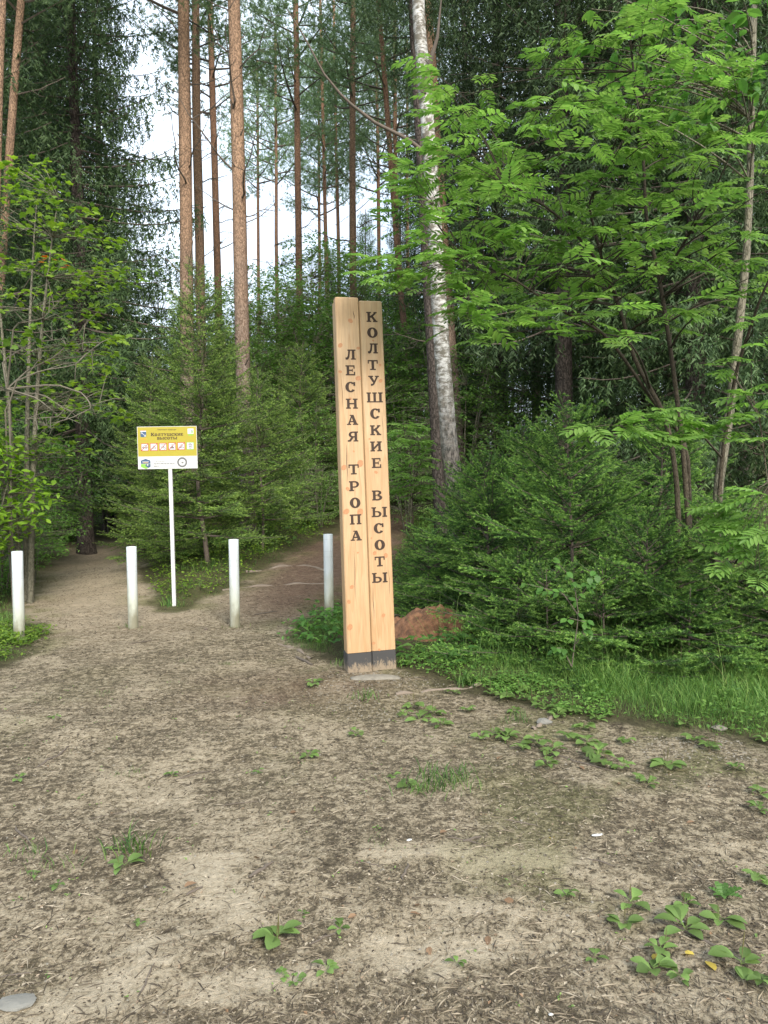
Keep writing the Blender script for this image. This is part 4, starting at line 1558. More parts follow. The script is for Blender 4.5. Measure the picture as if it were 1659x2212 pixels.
for ctrlb, r0 in (([(918, 330), (880, 300), (810, 265), (745, 215), (700, 160), (655, 75), (620, 20)], 0.030), ([(913, 200), (925, 150), (945, 80), (955, -20)], 0.05),
                  ([(950, 620), (985, 600), (1030, 560)], 0.02), ([(936, 440), (905, 420), (870, 430)], 0.016), ([(945, 560), (915, 520), (890, 515)], 0.014)):
    bp = np.array([tuple(at(px, py, BY - 0.1 - 0.12 * i) - base) for i, (px, py) in enumerate(ctrlb)])
    tt = np.linspace(0, len(bp) - 1, 16)
    bp = np.stack([np.interp(tt, np.arange(len(bp)), bp[:, k]) for k in range(3)], -1)
    put('branch', MB().add(*tube(bp, np.linspace(r0, 0.006, 16), 8)).mesh('birch_branch', M['dead_wood'], True), birch)


# ------------------------------------------------------------------ leaf templates
def leaf_tpl(w=0.5, fold=0.12, curl=-0.15, pts=3):
    """ovate leaf, stalk at origin, along +Y, unit length, folded along the midrib"""
    ys = np.array([0.0, 0.18, 0.5, 0.8, 1.0])
    ws = np.array([0.0, 0.34, 0.5, 0.26, 0.0]) * w * 2 * 0.5
    z = curl * ys ** 2
    V = [(0, 0, 0)]
    for y, ww, zz in list(zip(ys, ws, z))[1:4]:
        V += [(-ww, y, zz + fold * ww), (0, y, zz), (ww, y, zz + fold * ww)]
    V.append((0, 1, z[-1]))
    F = [(0, 2, 1), (0, 3, 2), (1, 2, 5), (1, 5, 4), (2, 3, 6), (2, 6, 5), (4, 5, 8), (4, 8, 7), (5, 6, 9), (5, 9, 8), (7, 8, 10), (8, 9, 10)]
    return np.array(V, float), np.array(F)


LEAF = leaf_tpl()
LEAFS = (np.array([(0, 0, 0), (-0.26, 0.45, 0.05), (0, 0.5, -0.03), (0.26, 0.45, 0.05), (0, 1, -0.14)], float), np.array([(0, 2, 1), (0, 3, 2), (1, 2, 4), (2, 3, 4)]))


def maple_tpl():
    a = [(0, 0), (-0.16, 0.10), (-0.42, 0.16), (-0.33, 0.34), (-0.50, 0.62), (-0.22, 0.58), (-0.17, 0.74), (0, 1.0), (0.17, 0.74), (0.22, 0.58), (0.50, 0.62), (0.33, 0.34), (0.42, 0.16), (0.16, 0.10)]
    V = [(0, 0.4, 0.0)] + [(x, y, -0.10 * abs(x) - 0.12 * y * y) for x, y in a]
    F = [(0, i + 1, (i + 1) % len(a) + 1) for i in range(len(a))]
    return np.array(V, float), np.array(F)


MAPLE = maple_tpl()


def pinnate(n=6, seed=0, L=0.205, simple=False):
    """compound leaf: midrib along +Y with n pairs of leaflets and one at the tip"""
    r = np.random.default_rng(seed)
    mb = MB()
    cur = -0.22 * L
    pos, dr, sc = [], [], []
    for k in range(n):
        s = 0.22 + 0.70 * k / (n - 1)
        for sd_ in (-1, 1):
            pos.append((0, L * s, cur * s * s))
            a = math.radians(62 - 14 * k / n + r.normal() * 5)
            dr.append((sd_ * math.sin(a), math.cos(a), -0.10 + r.normal() * 0.08 + 2 * cur / L * s * 0.3))
            sc.append(L * 0.34 * (0.72 + 0.5 * math.sin(math.pi * (0.25 + 0.6 * s))) * (0.9 + 0.2 * r.random()))
    pos.append((0, L * 0.93, cur * 0.9))
    dr.append((0, 1, -0.3))
    sc.append(L * 0.32)
    tpl = (np.array([(0, 0, 0), (-0.15, 0.25, 0.03), (0.15, 0.25, 0.03), (0, 0.5, -0.03), (-0.165, 0.7, 0.0), (0.165, 0.7, 0.0), (0, 1.0, -0.12)], float), np.array([(0, 3, 1), (0, 2, 3), (1, 3, 4), (2, 5, 3), (3, 6, 4), (3, 5, 6)]))
    V, F, a = scatter(tpl, np.array(pos), frames(np.array(dr), (0, 0, 1)), np.array(sc), r)
    mb.add(V, F, 0, np.clip(a * 0.6 + 0.2, 0, 1))
    w = 0.0016
    mb.add([(-w, 0, 0.0), (w, 0, 0.0), (0, L * 0.95, cur * 0.9 + 0.001)], [(0, 1, 2)], 0, 0.9)
    return mb


PINN = [pinnate(5, 1), pinnate(6, 2), pinnate(5, 3), pinnate(5, 4)]
PINN_ME = [p.mesh('rowan_leaf', M['leaf_rowan']) for p in PINN]
PINN_RAW = [(np.concatenate(p.V), np.concatenate([f for f, _ in p.P]), np.concatenate(p.A)) for p in PINN]


def inside(poly, x, y):
    ok = False
    for (ax, ay), (bx, by) in zip(poly, poly[1:] + poly[:1]):
        if (ay > y) != (by > y) and x < (bx - ax) * (y - ay) / (by - ay) + ax:
            ok = not ok
    return ok


def rowan(label, stems, region, nspray, depth, seed, tex='rowan_bark', single=170, extra=(), dmin=34):
    """stems traced as polylines (pixel, pixel, depth); sprays of leaves spread through the crown's volume"""
    r = np.random.default_rng(seed)
    b0 = gpt(stems[0][0][0][0], stems[0][0][0][2])
    t_ = thing('rowan_tree', label, 'tree', b0, group='rowans over the spruce thicket')
    b0 = np.array(b0)
    nodes = []
    for pl, r0, r1 in stems:
        w = np.array([tuple(at(*p)) for p in pl])
        if pl[0][1] > 1080:
            w[0][2] = float(hgt(w[0][0], w[0][1])) - 0.05
        tt = np.linspace(0, len(w) - 1, 26)
        w = np.stack([np.interp(tt, np.arange(len(w)), w[:, k]) for k in range(3)], -1)
        w[1:-1] = (w[:-2] + w[1:-1] * 2 + w[2:]) / 4
        rr_ = np.linspace(r0 * 0.72, r1 * 0.8, 26)
        put('stem', MB().add(*tube(w - b0, rr_, 8)).mesh('rowan_stem', M[tex], True), t_)
        nodes += [(w[i], rr_[i]) for i in range(3, 26)]
    NP = np.array([n_[0] for n_ in nodes])
    NR = np.array([n_[1] for n_ in nodes])
    sprays = [tuple(e) for e in extra]
    tries = 0
    xs = [p[0] for p in region]
    ys = [p[1] for p in region]
    while len(sprays) < nspray and tries < 20000:
        tries += 1
        x, y = r.uniform(min(xs), max(xs)), r.uniform(min(ys), max(ys))
        if not inside(region, x, y):
            continue
        Y = r.uniform(*depth)
        if any(abs(a - x) < dmin and abs(b - y) < dmin * 0.62 and abs(c_ - Y) < 0.8 for a, b, c_ in sprays):
            continue
        sprays.append((x, y, Y))
    leaves_ = []
    tw = MB()
    for x, y, Y in sprays:
        e = np.array(at(x, y, Y))
        dd = np.linalg.norm(NP - e, axis=1) + 0.6 * np.clip(NP[:, 2] - e[2] + 0.15, 0, None) * 2
        i = int(np.argmin(dd))
        p = NP[i]
        L = np.linalg.norm(e - p)
        midp = (p + e) / 2 + np.array([r.normal() * 0.08 * L, r.normal() * 0.08 * L, 0.10 * L])
        ax = bezier(p, midp, e, 7)
        tw.add(*tube(ax - b0, np.linspace(min(NR[i] * 0.6, 0.004 + 0.006 * L), 0.0022, 7), 5))
        out = nrm(ax[-1] - ax[-3])
        hd = math.atan2(out[1], out[0])
        m = r.integers(4, 7)
        for k in range(m):
            u = 0.60 + 0.40 * (k + 1) / m if k < m - 2 else 1.0
            q = ax[min(6, int(round(u * 6)))] + r.normal(size=3) * 0.012
            az = hd + (k - (m - 1) / 2) * (3.6 / m) * (1 if k % 2 else 0.9) + r.normal() * 0.25
            el = 0.10 + r.normal() * 0.22
            leaves_.append((q, np.array([math.cos(az) * math.cos(el), math.sin(az) * math.cos(el), math.sin(el)]), 0.80 + 0.45 * r.random(), r.integers(4), r.normal() * 0.25))
    put('twigs', tw.mesh('rowan_twigs', M[tex], True), t_)
    leaves_.sort(key=lambda l: l[0][1])
    mb = MB()
    for n_, (q, d, s, v, rl) in enumerate(leaves_):
        up = nrm(np.array([rl, r.normal() * 0.2 - 0.15, 1.0]))
        R = frames(d[None], up)[0]
        if n_ < single:
            o = put('leaf', PINN_ME[v], t_)
            o.matrix_local = Matrix.LocRotScale(Vector(q - b0), Matrix(R.tolist()).to_quaternion(), Vector((s, s, s)))
        else:
            V, F, a = PINN_RAW[v]
            mb.add((V * s) @ R.T + q - b0, F, 0, np.clip(a + (r.random() - 0.5) * 0.5, 0, 1))
    if mb.n:
        tag(put('foliage', mb.mesh('rowan_foliage', M['leaf_rowan']), t_), kind='stuff')
    return t_


rowan('spreading many-stemmed rowan with bright feathery leaves over the spruce thicket',
      [([(1470, 1200, 7.4), (1465, 1050, 7.4), (1440, 900, 7.3), (1370, 780, 7.2), (1335, 650, 7.1), (1280, 545, 6.9), (1190, 450, 6.6), (1090, 400, 6.2)], 0.042, 0.008),
       ([(1500, 1190, 7.6), (1480, 1010, 7.5), (1455, 800, 7.3), (1425, 600, 7.1), (1395, 480, 7.0), (1390, 330, 6.8), (1365, 130, 6.7), (1350, -60, 6.6)], 0.040, 0.008),
       ([(1490, 1190, 7.5), (1490, 960, 7.6), (1420, 880, 7.4), (1310, 720, 7.0), (1210, 670, 6.7), (1090, 590, 6.4), (1000, 560, 6.1)], 0.032, 0.006),
       ([(1335, 650, 7.1), (1300, 560, 6.8), (1270, 440, 6.6), (1310, 360, 6.4), (1360, 280, 6.3)], 0.022, 0.006),
       ([(1425, 610, 7.1), (1480, 520, 6.8), (1530, 440, 6.6), (1580, 330, 6.4)], 0.020, 0.006)],
      [(900, 120), (960, 140), (1000, 260), (1090, 210), (1190, 250), (1170, 120), (1290, 20), (1420, -40), (1600, 60), (1659, 250), (1680, 520), (1620, 680), (1500, 700), (1330, 730),
       (1180, 740), (1050, 750), (970, 720), (880, 640), (780, 600), (800, 500), (860, 420), (830, 330), (930, 300), (900, 190)],
      215, (5.3, 8.2), 11, single=290, extra=[(880, 330, 5.8), (850, 352, 5.9), (930, 312, 5.7), (905, 360, 5.8), (800, 562, 6.0), (850, 560, 5.9), (890, 600, 5.8), (940, 560, 5.7), (960, 480, 5.8), (905, 520, 5.9), (835, 485, 6.1), (985, 430, 5.9),
                                         (930, 170, 5.8), (918, 130, 5.9), (960, 245, 5.8), (1010, 692, 5.5), (990, 652, 5.7), (1025, 262, 5.9), (860, 620, 5.9), (955, 600, 5.7), (1050, 700, 5.5), (900, 430, 6.0), (1000, 560, 5.7), (1100, 700, 5.6), (1160, 690, 5.7)])
rowan('rowan with low feathery branches hanging beside the slim grey trunk',
      [([(1530, 1180, 7.0), (1560, 980, 6.9), (1590, 800, 6.6), (1640, 650, 6.2), (1700, 520, 5.9)], 0.034, 0.008),
       ([(1560, 990, 6.9), (1500, 920, 6.3), (1440, 900, 5.8), (1340, 920, 5.5)], 0.014, 0.004),
       ([(1590, 820, 6.6), (1640, 900, 5.8), (1660, 1050, 5.4)], 0.014, 0.004)],
      [(1560, 600), (1680, 560), (1700, 860), (1600, 800)],
      22, (5.4, 6.8), 12, extra=[(1285, 922, 5.5), (1340, 910, 5.5), (1395, 905, 5.55), (1430, 885, 5.6), (1400, 945, 5.5), (1470, 915, 5.7), (1500, 935, 5.8), (1450, 950, 5.6), (1365, 935, 5.45),
                                 (1555, 920, 5.8), (1600, 905, 5.6), (1640, 890, 5.5), (1655, 940, 5.4), (1545, 1120, 5.5), (1590, 1100, 5.5), (1640, 1080, 5.3), (1620, 1150, 5.4), (1570, 1210, 5.4),
                                 (1630, 1230, 5.3), (1650, 1290, 5.2), (1600, 1165, 5.4), (1655, 1180, 5.2), (1610, 850, 5.6), (1570, 780, 5.9), (1640, 730, 5.7), (1610, 690, 6.0)], single=150)

# slim tree with large leaves
by = 7.2
stp = [(1540, 1180), (1550, 1060), (1575, 900), (1595, 720), (1612, 560), (1620, 400), (1624, 200), (1630, 0), (1640, -250)]
b0 = gpt(1540, by)
w = np.array([tuple(at(px, py, by) - b0) for px, py in stp])
w[0][2] = -0.1
tt = np.linspace(0, len(w) - 1, 36)
w = np.stack([np.interp(tt, np.arange(len(w)), w[:, k]) for k in range(3)], -1)
slim = thing('slim_tree', 'slim grey-trunked tree with large oval leaves beside the rowan', 'tree', b0)
put('trunk', MB().add(*tube(w, np.linspace(0.048, 0.022, 36), 10)).mesh('slim_trunk', M['grey_bark'], True), slim)
r = np.random.default_rng(77)
BIGL = [MB().add(*leaf_tpl(0.5 + 0.08 * i, 0.25, -0.18), 0, 0.25 + 0.25 * i).mesh('big_leaf', M['leaf_big']) for i in range(3)]
twm = MB()
nleaf = 0
for k in range(40):
    px, py = r.uniform(1270, 1680), r.uniform(-30, 330)
    if px < 1450 and py > 230:
        continue
    e = np.array(at(px, py, r.uniform(6.2, 7.4)) - b0)
    i = int(np.argmin(np.linalg.norm(w - e, axis=1) + 2 * np.clip(w[:, 2] - e[2] + 0.1, 0, None)))
    ax = bezier(w[i], (w[i] + e) / 2 + [0, 0, 0.15], e, 6)
    twm.add(*tube(ax, np.linspace(0.010, 0.003, 6), 5))
    for q in range(6):
        p = ax[r.integers(3, 6)] + r.normal(size=3) * 0.03
        az, el = r.random() * 6.28, -0.15 + r.normal() * 0.3
        d = np.array([math.cos(az) * math.cos(el), math.sin(az) * math.cos(el), math.sin(el)])
        R = frames(d[None], nrm(np.array([r.normal() * 0.3, r.normal() * 0.3, 1])))[0]
        s = 0.10 + 0.06 * r.random()
        o = put('leaf', BIGL[r.integers(3)], slim)
        o.matrix_local = Matrix.LocRotScale(Vector(p), Matrix(R.tolist()).to_quaternion(), Vector((s, s, s)))
put('twigs', twm.mesh('slim_twigs', M['grey_bark'], True), slim)


# ------------------------------------------------------------------ bushes and saplings
def bush_meshes(H, R, nstem, nspr, leaf, size, seed, mat, per=7, zmin=0.15, layered=0.3):
    """stems, plus leaves on short sprigs spread through an uneven crown; stem tops reach the crown"""
    r = np.random.default_rng(seed)
    st, pos, dr = [], [], []
    nodes = []
    for k in range(nstem):
        az = k * 2.4 + r.random()
        rr_ = R * (0.25 + 0.55 * r.random())
        hh = H * (0.7 + 0.3 * r.random())
        e = np.array([rr_ * math.cos(az), rr_ * math.sin(az), hh])
        ax = bezier((0.06 * math.cos(az) * R, 0.06 * math.sin(az) * R, -0.1), (e[0] * 0.3, e[1] * 0.3, hh * 0.6), e, 10)
        st.append(MB().add(*tube(ax, np.linspace(0.006 + 0.007 * H, 0.004, 10), 6)).mesh('stem', M['grey_bark'], True))
        nodes += list(ax[2:])
    nodes = np.array(nodes)
    tw = MB()
    lump = r.normal(size=(9, 3)) * np.array([0.55, 0.55, 0.32]) * np.array([R, R, H])
    for k in range(nspr):
        while True:
            v = r.uniform(-1, 1, 3)
            if np.linalg.norm(v) <= 1:
                break
        v = v / max(np.linalg.norm(v), 1e-6) * np.linalg.norm(v) ** 0.55
        z = zmin * H + (v[2] * 0.5 + 0.5) * H * (1 - zmin)
        fac = 0.75 + 0.5 * vnoise(v[0] * 2.1 + 5 + seed, v[2] * 3.1 + v[1] * 2 + 5, seed)
        p = np.array([v[0] * R * fac, v[1] * R * fac, z])
        i = int(np.argmin(np.linalg.norm(nodes - p, axis=1) + np.clip(nodes[:, 2] - z, 0, None)))
        ax = bezier(nodes[i], (nodes[i] + p) / 2 + [0, 0, 0.05], p, 4)
        tw.add(*tube(ax, np.linspace(0.006, 0.002, 4), 3))
        o = nrm(p - nodes[i])
        for q in range(per):
            pos.append(p + r.normal(size=3) * size * np.array([1.0, 1.0, 0.35]) - o * size * r.random())
            az = r.random() * 6.28
            dr.append(np.array([math.cos(az), math.sin(az), -0.25 + r.normal() * 0.3]) + o * 0.5)
    pos, dr = np.array(pos), np.array(dr)
    ups = nrm(np.stack([r.normal(size=len(pos)) * 0.35, r.normal(size=len(pos)) * 0.35 - 0.15, np.ones(len(pos))], -1))
    V, F, a = scatter(leaf, pos, frames(dr, ups), size * (0.7 + 0.6 * r.random(len(pos))), r)
    return st, tw.mesh('twigs', M['grey_bark']), MB().add(V, F, 0, a).mesh('foliage', mat)


def bush(name, label, cat, loc, meshes, scale=1.0, rz=0.0, group=None):
    t_ = thing(name, label, cat, loc, rz, group, scale)
    for s in meshes[0]:
        put('stem', s, t_)
    put('twigs', meshes[1], t_)
    tag(put('foliage', meshes[2], t_), kind='stuff')
    return t_


B_DARK = [bush_meshes(2.4, 1.3, 6, 330, LEAFS, 0.085, 300 + i, M['leaf_bush']) for i in range(2)]
B_TALL = [bush_meshes(4.6, 1.5, 5, 650, LEAFS, 0.10, 310 + i, M['leaf_bush'], 7, 0.1) for i in range(2)]
B_LOW = [bush_meshes(1.1, 0.9, 5, 240, LEAFS, 0.06, 320 + i, M['leaf_bush'], 7, 0.05) for i in range(2)]
B_FAR = bush_meshes(8.5, 2.0, 3, 700, LEAFS, 0.13, 330, M['leaf_far'], 8, 0.2)
B_FERN = bush_meshes(3.4, 1.5, 5, 420, LEAFS, 0.085, 340, M['leaf_far'], 7, 0.05)

hz = bush_meshes(1.75, 0.62, 6, 260, LEAF, 0.08, 350, M['leaf_hazel'], 6, 0.3)
bush('hazel_bush', 'bright yellow-green hazel bush beside the sandy trail', 'bush', gpt(-40, 9.6), hz, 1.3, 0.4)

# maple sapling
mpl = bush_meshes(5.5, 1.45, 4, 320, MAPLE, 0.088, 360, M['leaf_maple'], 8, 0.30, 0.5)
mt_ = bush('maple_tree', 'young maple with tiers of light green leaves beside dark spruces', 'tree', gpt(45, 10.3), mpl, 1.08, 0.8)
r = np.random.default_rng(8)
pp = np.array(at(118, 566, 9.2)) - np.array(mt_.location)
Rz = Matrix.Rotation(-0.8, 3, 'Z')
pp = np.array(Rz @ Vector(pp)) / 1.08
pos = pp + r.normal(size=(7, 3)) * np.array([0.11, 0.05, 0.04])
V, F, a = scatter(MAPLE, pos, frames(r.normal(size=(7, 3)) * np.array([1, 1, 0.3]), (0, -0.4, 1)), 0.08, r)
tag(put('orange_leaves', MB().add(V, F, 0, a).mesh('orange_leaves', M['leaf_orange']), mt_), 'cluster of orange turned maple leaves')
# dead brush hanging out of the thicket below the maple
dbr = thing('dead_bush', 'bare grey dead branches arching out of the thicket below the maple', 'bush', gpt(20, 10.0))
for k, (pl) in enumerate([[(20, 830), (90, 800), (160, 790), (215, 740)], [(10, 850), (90, 850), (150, 890), (215, 870)], [(60, 800), (120, 770), (170, 720), (190, 690)],
                          [(30, 700), (90, 690), (140, 640)], [(120, 830), (180, 850), (200, 880), (150, 905), (110, 915)], [(5, 780), (70, 740), (150, 730)], [(80, 860), (130, 900), (60, 905)]]):
    Yk = 9.6 + 0.25 * (k % 3)
    ww = np.array([tuple(at(px, py, Yk - 0.1 * i) - dbr.location) for i, (px, py) in enumerate(pl)])
    if k in (0, 1):
        ww = np.concatenate([[[0, 0, -0.05]], ww])
    else:
        ww = np.concatenate([[np.array(at(15, 840, 9.8) - dbr.location)], ww])
    tt = np.linspace(0, len(ww) - 1, 14)
    ww = np.stack([np.interp(tt, np.arange(len(ww)), ww[:, k2]) for k2 in range(3)], -1)
    mbb = MB().add(*tube(ww, np.linspace(0.014, 0.003, 14), 5))
    rr2 = np.random.default_rng(k)
    for q in range(7):
        i = rr2.integers(5, 14)
        d = nrm(rr2.normal(size=3) + [0.4, 0, 0.3]) * (0.2 + 0.25 * rr2.random())
        mbb.add(*tube([ww[i], ww[i] + d * 0.5 + [0, 0, 0.02], ww[i] + d], [0.005, 0.004, 0.002], 4))
    put('branch', mbb.mesh('dead_bush_branch', M['pale_twig']), dbr)

UG = 'leafy undergrowth between the trunks'
for i, (px, Y, k, sc, lab) in enumerate([
        (55, 14.0, 0, 1.0, 'dark leafy bush along the sandy trail under the hazel'), (120, 18.0, 1, 1.1, 'dark leafy bush leaning over the bend of the sandy trail'),
        (10, 13.5, 1, 1.2, 'dark shaded bush behind the hazel bush'), (-5, 11.0, 0, 0.72, 'low dark bush at the foot of the maple stems'), (62, 12.2, 1, 0.6, 'small dark bush on the trail bank beside the maple'), (175, 23.0, 0, 1.2, 'dark bush at the far end of the sandy trail'),
        (235, 22.0, 1, 1.6, 'shaded bush closing off the sandy trail'), (280, 26.0, 0, 1.8, 'dim bush in the gloom beyond the trail bend'), (80, 19, 0, 1.5, 'dark thicket bush behind the trailside bushes'),
        (200, 29, 1, 2.0, 'dim bush far along the trail in the gloom')]):
    bush('leafy_bush', lab, 'bush', gpt(px, Y), B_DARK[k], sc, i * 1.3, UG)
for i, (px, Y, k, sc) in enumerate([(300, 20, 0, 1.0), (255, 25, 1, 1.1), (210, 33, 0, 1.2), (330, 29, 1, 1.2), (430, 21, 1, 0.95), (500, 22, 0, 1.0), (590, 19, 1, 0.85), (640, 21, 0, 1.0), (700, 20, 1, 1.15), (745, 23, 0, 1.2),
                                    (610, 26, 1, 1.3), (800, 19, 1, 1.0), (845, 22, 0, 1.1), (900, 19, 0, 1.0), (960, 18, 1, 1.0), (680, 16.5, 1, 0.55), (560, 28, 0, 1.3), (460, 28, 1, 1.4), (390, 26, 0, 1.4),
                                    (820, 28, 1, 1.4), (740, 30, 0, 1.4), (890, 27, 0, 1.4), (1000, 15.5, 1, 0.8), (1080, 16, 0, 0.7)]):
    bush('undergrowth_sapling', 'leafy green sapling in the undergrowth behind ' + near(px), 'bush', gpt(px, Y), B_TALL[k], sc, i * 1.1, UG)
for i, (px, Y, sc, lab) in enumerate([(352, 24, 1.05, 'pale green birch crown showing beyond the trail beside the thick pine'), (690, 26, 0.95, 'pale green leafy tree in the gap left of the orange pine'),
                                      (300, 33, 1.0, 'pale leafy tree far beyond the trail bend'), (620, 21, 0.72, 'pale leafy tree right of the lone pine'), (480, 23, 0.78, 'pale leafy tree between dark narrow pine and lone pine'), (555, 25, 0.8, 'pale leafy tree far behind the lone pine'),
                                      (415, 26, 0.85, 'pale leafy tree behind the slimmer pine'), (735, 23, 0.85, 'pale leafy tree directly behind the carved post'), (790, 26, 0.9, 'pale leafy tree right of the orange pine'), (840, 31, 0.9, 'pale leafy tree behind the slanting reddish pine')]):
    bush('leafy_tree', lab, 'tree', gpt(px, Y), B_FAR, sc, i * 2.0, 'pale leafy trees in the gaps')
for i, (px, Y, sc, lab) in enumerate([(880, 15.0, 0.62, 'light green saplings right of the carved post'), (640, 15.5, 0.45, 'light green fern-like sapling left of the carved post'),
                                      (870, 17.5, 0.9, 'light green sapling behind the carved post'), (690, 15.2, 0.4, 'low light green sapling close left of the carved post'), (600, 17, 0.6, 'light green sapling right of the lone pine')]):
    bush('leafy_sapling', lab, 'bush', gpt(px, Y), B_FERN, sc, i * 1.4, 'light green saplings round the carved post')
# small rowan sapling right behind the post
rowan('small rowan sapling with grey-green leaves close behind the carved post',
      [([(893, 1110, 10.5), (890, 1040, 10.5), (878, 960, 10.4), (868, 900, 10.3)], 0.012, 0.004), ([(890, 1050, 10.5), (910, 1000, 10.4), (900, 930, 10.2)], 0.008, 0.003)],
      [(835, 890), (880, 880), (930, 940), (925, 1060), (860, 1090), (838, 1010)], 26, (9.9, 11.0), 15, single=0, dmin=14)

for i, (px, py, Y, s) in enumerate([(1205, 1265, 5.95, 1.0), (1240, 1355, 5.7, 0.8), (1190, 1420, 5.8, 0.6)]):
    pass
# birch sapling with a few heart-shaped leaves in front of the spruces
b0 = gpt(1235, 5.75)
bs = thing('birch_sapling', 'thin birch sapling with pale heart-shaped leaves among the low spruces', 'sapling', b0)
r = np.random.default_rng(91)
BL = [MB().add(leaf_tpl(0.78, 0.15, -0.2)[0] * np.array([1, 1, 1]), leaf_tpl()[1], 0, 0.3 + 0.3 * i).mesh('birch_leaf', M['leaf_big']) for i in range(2)]
for pl in ([(1235, 1440), (1250, 1330), (1240, 1255), (1195, 1205)], [(1250, 1330), (1215, 1280), (1140, 1262)], [(1245, 1390), (1270, 1345), (1230, 1335)], [(1235, 1440), (1215, 1400), (1190, 1400)], [(1245, 1300), (1270, 1265), (1285, 1230)]):
    ww = np.array([tuple(at(px, py, 5.72 - 0.03 * i) - b0) for i, (px, py) in enumerate(pl)])
    tt = np.linspace(0, len(ww) - 1, 12)
    ww = np.stack([np.interp(tt, np.arange(len(ww)), ww[:, k2]) for k2 in range(3)], -1)
    put('stem', MB().add(*tube(ww, np.linspace(0.005, 0.0018, 12), 5)).mesh('sapling_stem', M['dead_wood']), bs)
    for q in range(11):
        p = ww[r.integers(4, 12)] + r.normal(size=3) * 0.015
        d = np.array([r.normal(), -0.5 + r.normal() * 0.5, -0.5 + r.normal() * 0.2])
        R = frames(nrm(d)[None], nrm(np.array([0, -0.5, 1.0])))[0]
        s = 0.045 + 0.025 * r.random()
        o = put('leaf', BL[r.integers(2)], bs)
        o.matrix_local = Matrix.LocRotScale(Vector(p), Matrix(R.tolist()).to_quaternion(), Vector((s, s, s)))

# ------------------------------------------------------------------ soil mound
m0 = gnd(925, 1398)
n = 64
u = np.linspace(-1, 1, n)
UX, UY = np.meshgrid(u, u)
rad = np.hypot(UX, UY)
mz = 0.37 * np.clip(1 - rad ** 2.2, 0, 1) * (0.5 + 0.9 * fbm(UX * 2 + 7, UY * 2 + 7, 4, 4)) + (fbm(UX * 3 + 3, UY * 3, 6, 5) - 0.5) * 0.15 - 0.06 * rad
mx, my = m0.x + 0.04 + UX * 0.50, m0.y + 0.42 + UY * 0.42
mv = np.stack([mx - m0.x, my - m0.y, hgt(mx, my) + mz - m0.z], -1).reshape(-1, 3)
i_ = (np.arange(n - 1)[:, None] * n + np.arange(n - 1)[None, :])
mf = np.stack([i_, i_ + 1, i_ + 1 + n, i_ + n], -1)[(rad[:-1, :-1] < 1.05)].reshape(-1, 4)
tag(put('soil_heap', MB().add(mv, mf).mesh('soil_heap', M['soil'], True), None, m0), 'heap of reddish-brown earth behind the foot of the carved post', 'soil heap')


# ------------------------------------------------------------------ small plants on the ground
def plantain_leaf(seed, w):
    """broad ribbed blade on a channelled stalk, lying outward along +Y, unit length"""
    r = np.random.default_rng(seed)
    ys = np.array([0.0, 0.22, 0.34, 0.50, 0.68, 0.85, 1.0])
    ws = np.array([0.018, 0.02, 0.17, 0.28, 0.30, 0.22, 0.05]) * w
    zz = 0.16 * np.sin(ys * 2.5) - 0.04 * ys ** 2
    V = []
    for y, ww, z in zip(ys, ws, zz):
        k = 1 + 0.06 * r.normal()
        V += [(-ww * k, y, z + ww * 0.30), (0, y, z), (ww / k, y, z + ww * 0.30)]
    F = []
    for i in range(len(ys) - 1):
        for j in range(2):
            F.append((i * 3 + j, i * 3 + j + 1, (i + 1) * 3 + j + 1, (i + 1) * 3 + j))
    A = np.repeat(np.clip(0.9 - ys * 1.2, 0.35 + 0.1 * r.normal(), 1), 3)
    return MB().add(V, F, 0, A).mesh('plantain_leaf', M['plantain'], True)


PL = [plantain_leaf(i, [0.8, 0.95, 1.1, 0.7][i]) for i in range(4)]
zs = np.linspace(0, 1, 8)
SPK = MB().add(*tube(np.stack([0.05 * zs ** 2, 0 * zs, zs], -1), [0.008, 0.008, 0.008, 0.010, 0.02, 0.022, 0.018, 0.006], 5)).mesh('flower_spike', M['spike'])


def plantain(px, py, size_px, label, seed, nl=None, spikes=0, group='broad-leaved plantains on the trodden ground'):
    r = np.random.default_rng(seed)
    b = gnd(px, py)
    b.z = float(top(b.x, b.y)) + 0.002
    s = size_px * b.y / FPX * 0.57
    t_ = thing('plantain', label, 'plant', b, r.random() * 6.28, group)
    nl = (nl or 6) + int(r.integers(0, 4))
    for k in range(nl):
        o = put('leaf', PL[r.integers(4)], t_, (0, 0, 0.004 + 0.003 * k), None, s * (0.65 + 0.5 * r.random()))
        o.rotation_euler = (-0.05 + 0.20 * r.random(), r.normal() * 0.15, k * 6.283 / nl + r.normal() * 0.35)
    for k in range(spikes):
        hgh = min(0.16, s * 1.1) * (0.7 + 0.5 * r.random())
        put('flower_spike', SPK, t_, (r.normal() * 0.01, r.normal() * 0.01, 0), (r.normal() * 0.15, r.normal() * 0.15, 6 * r.random()), hgh)
    return t_


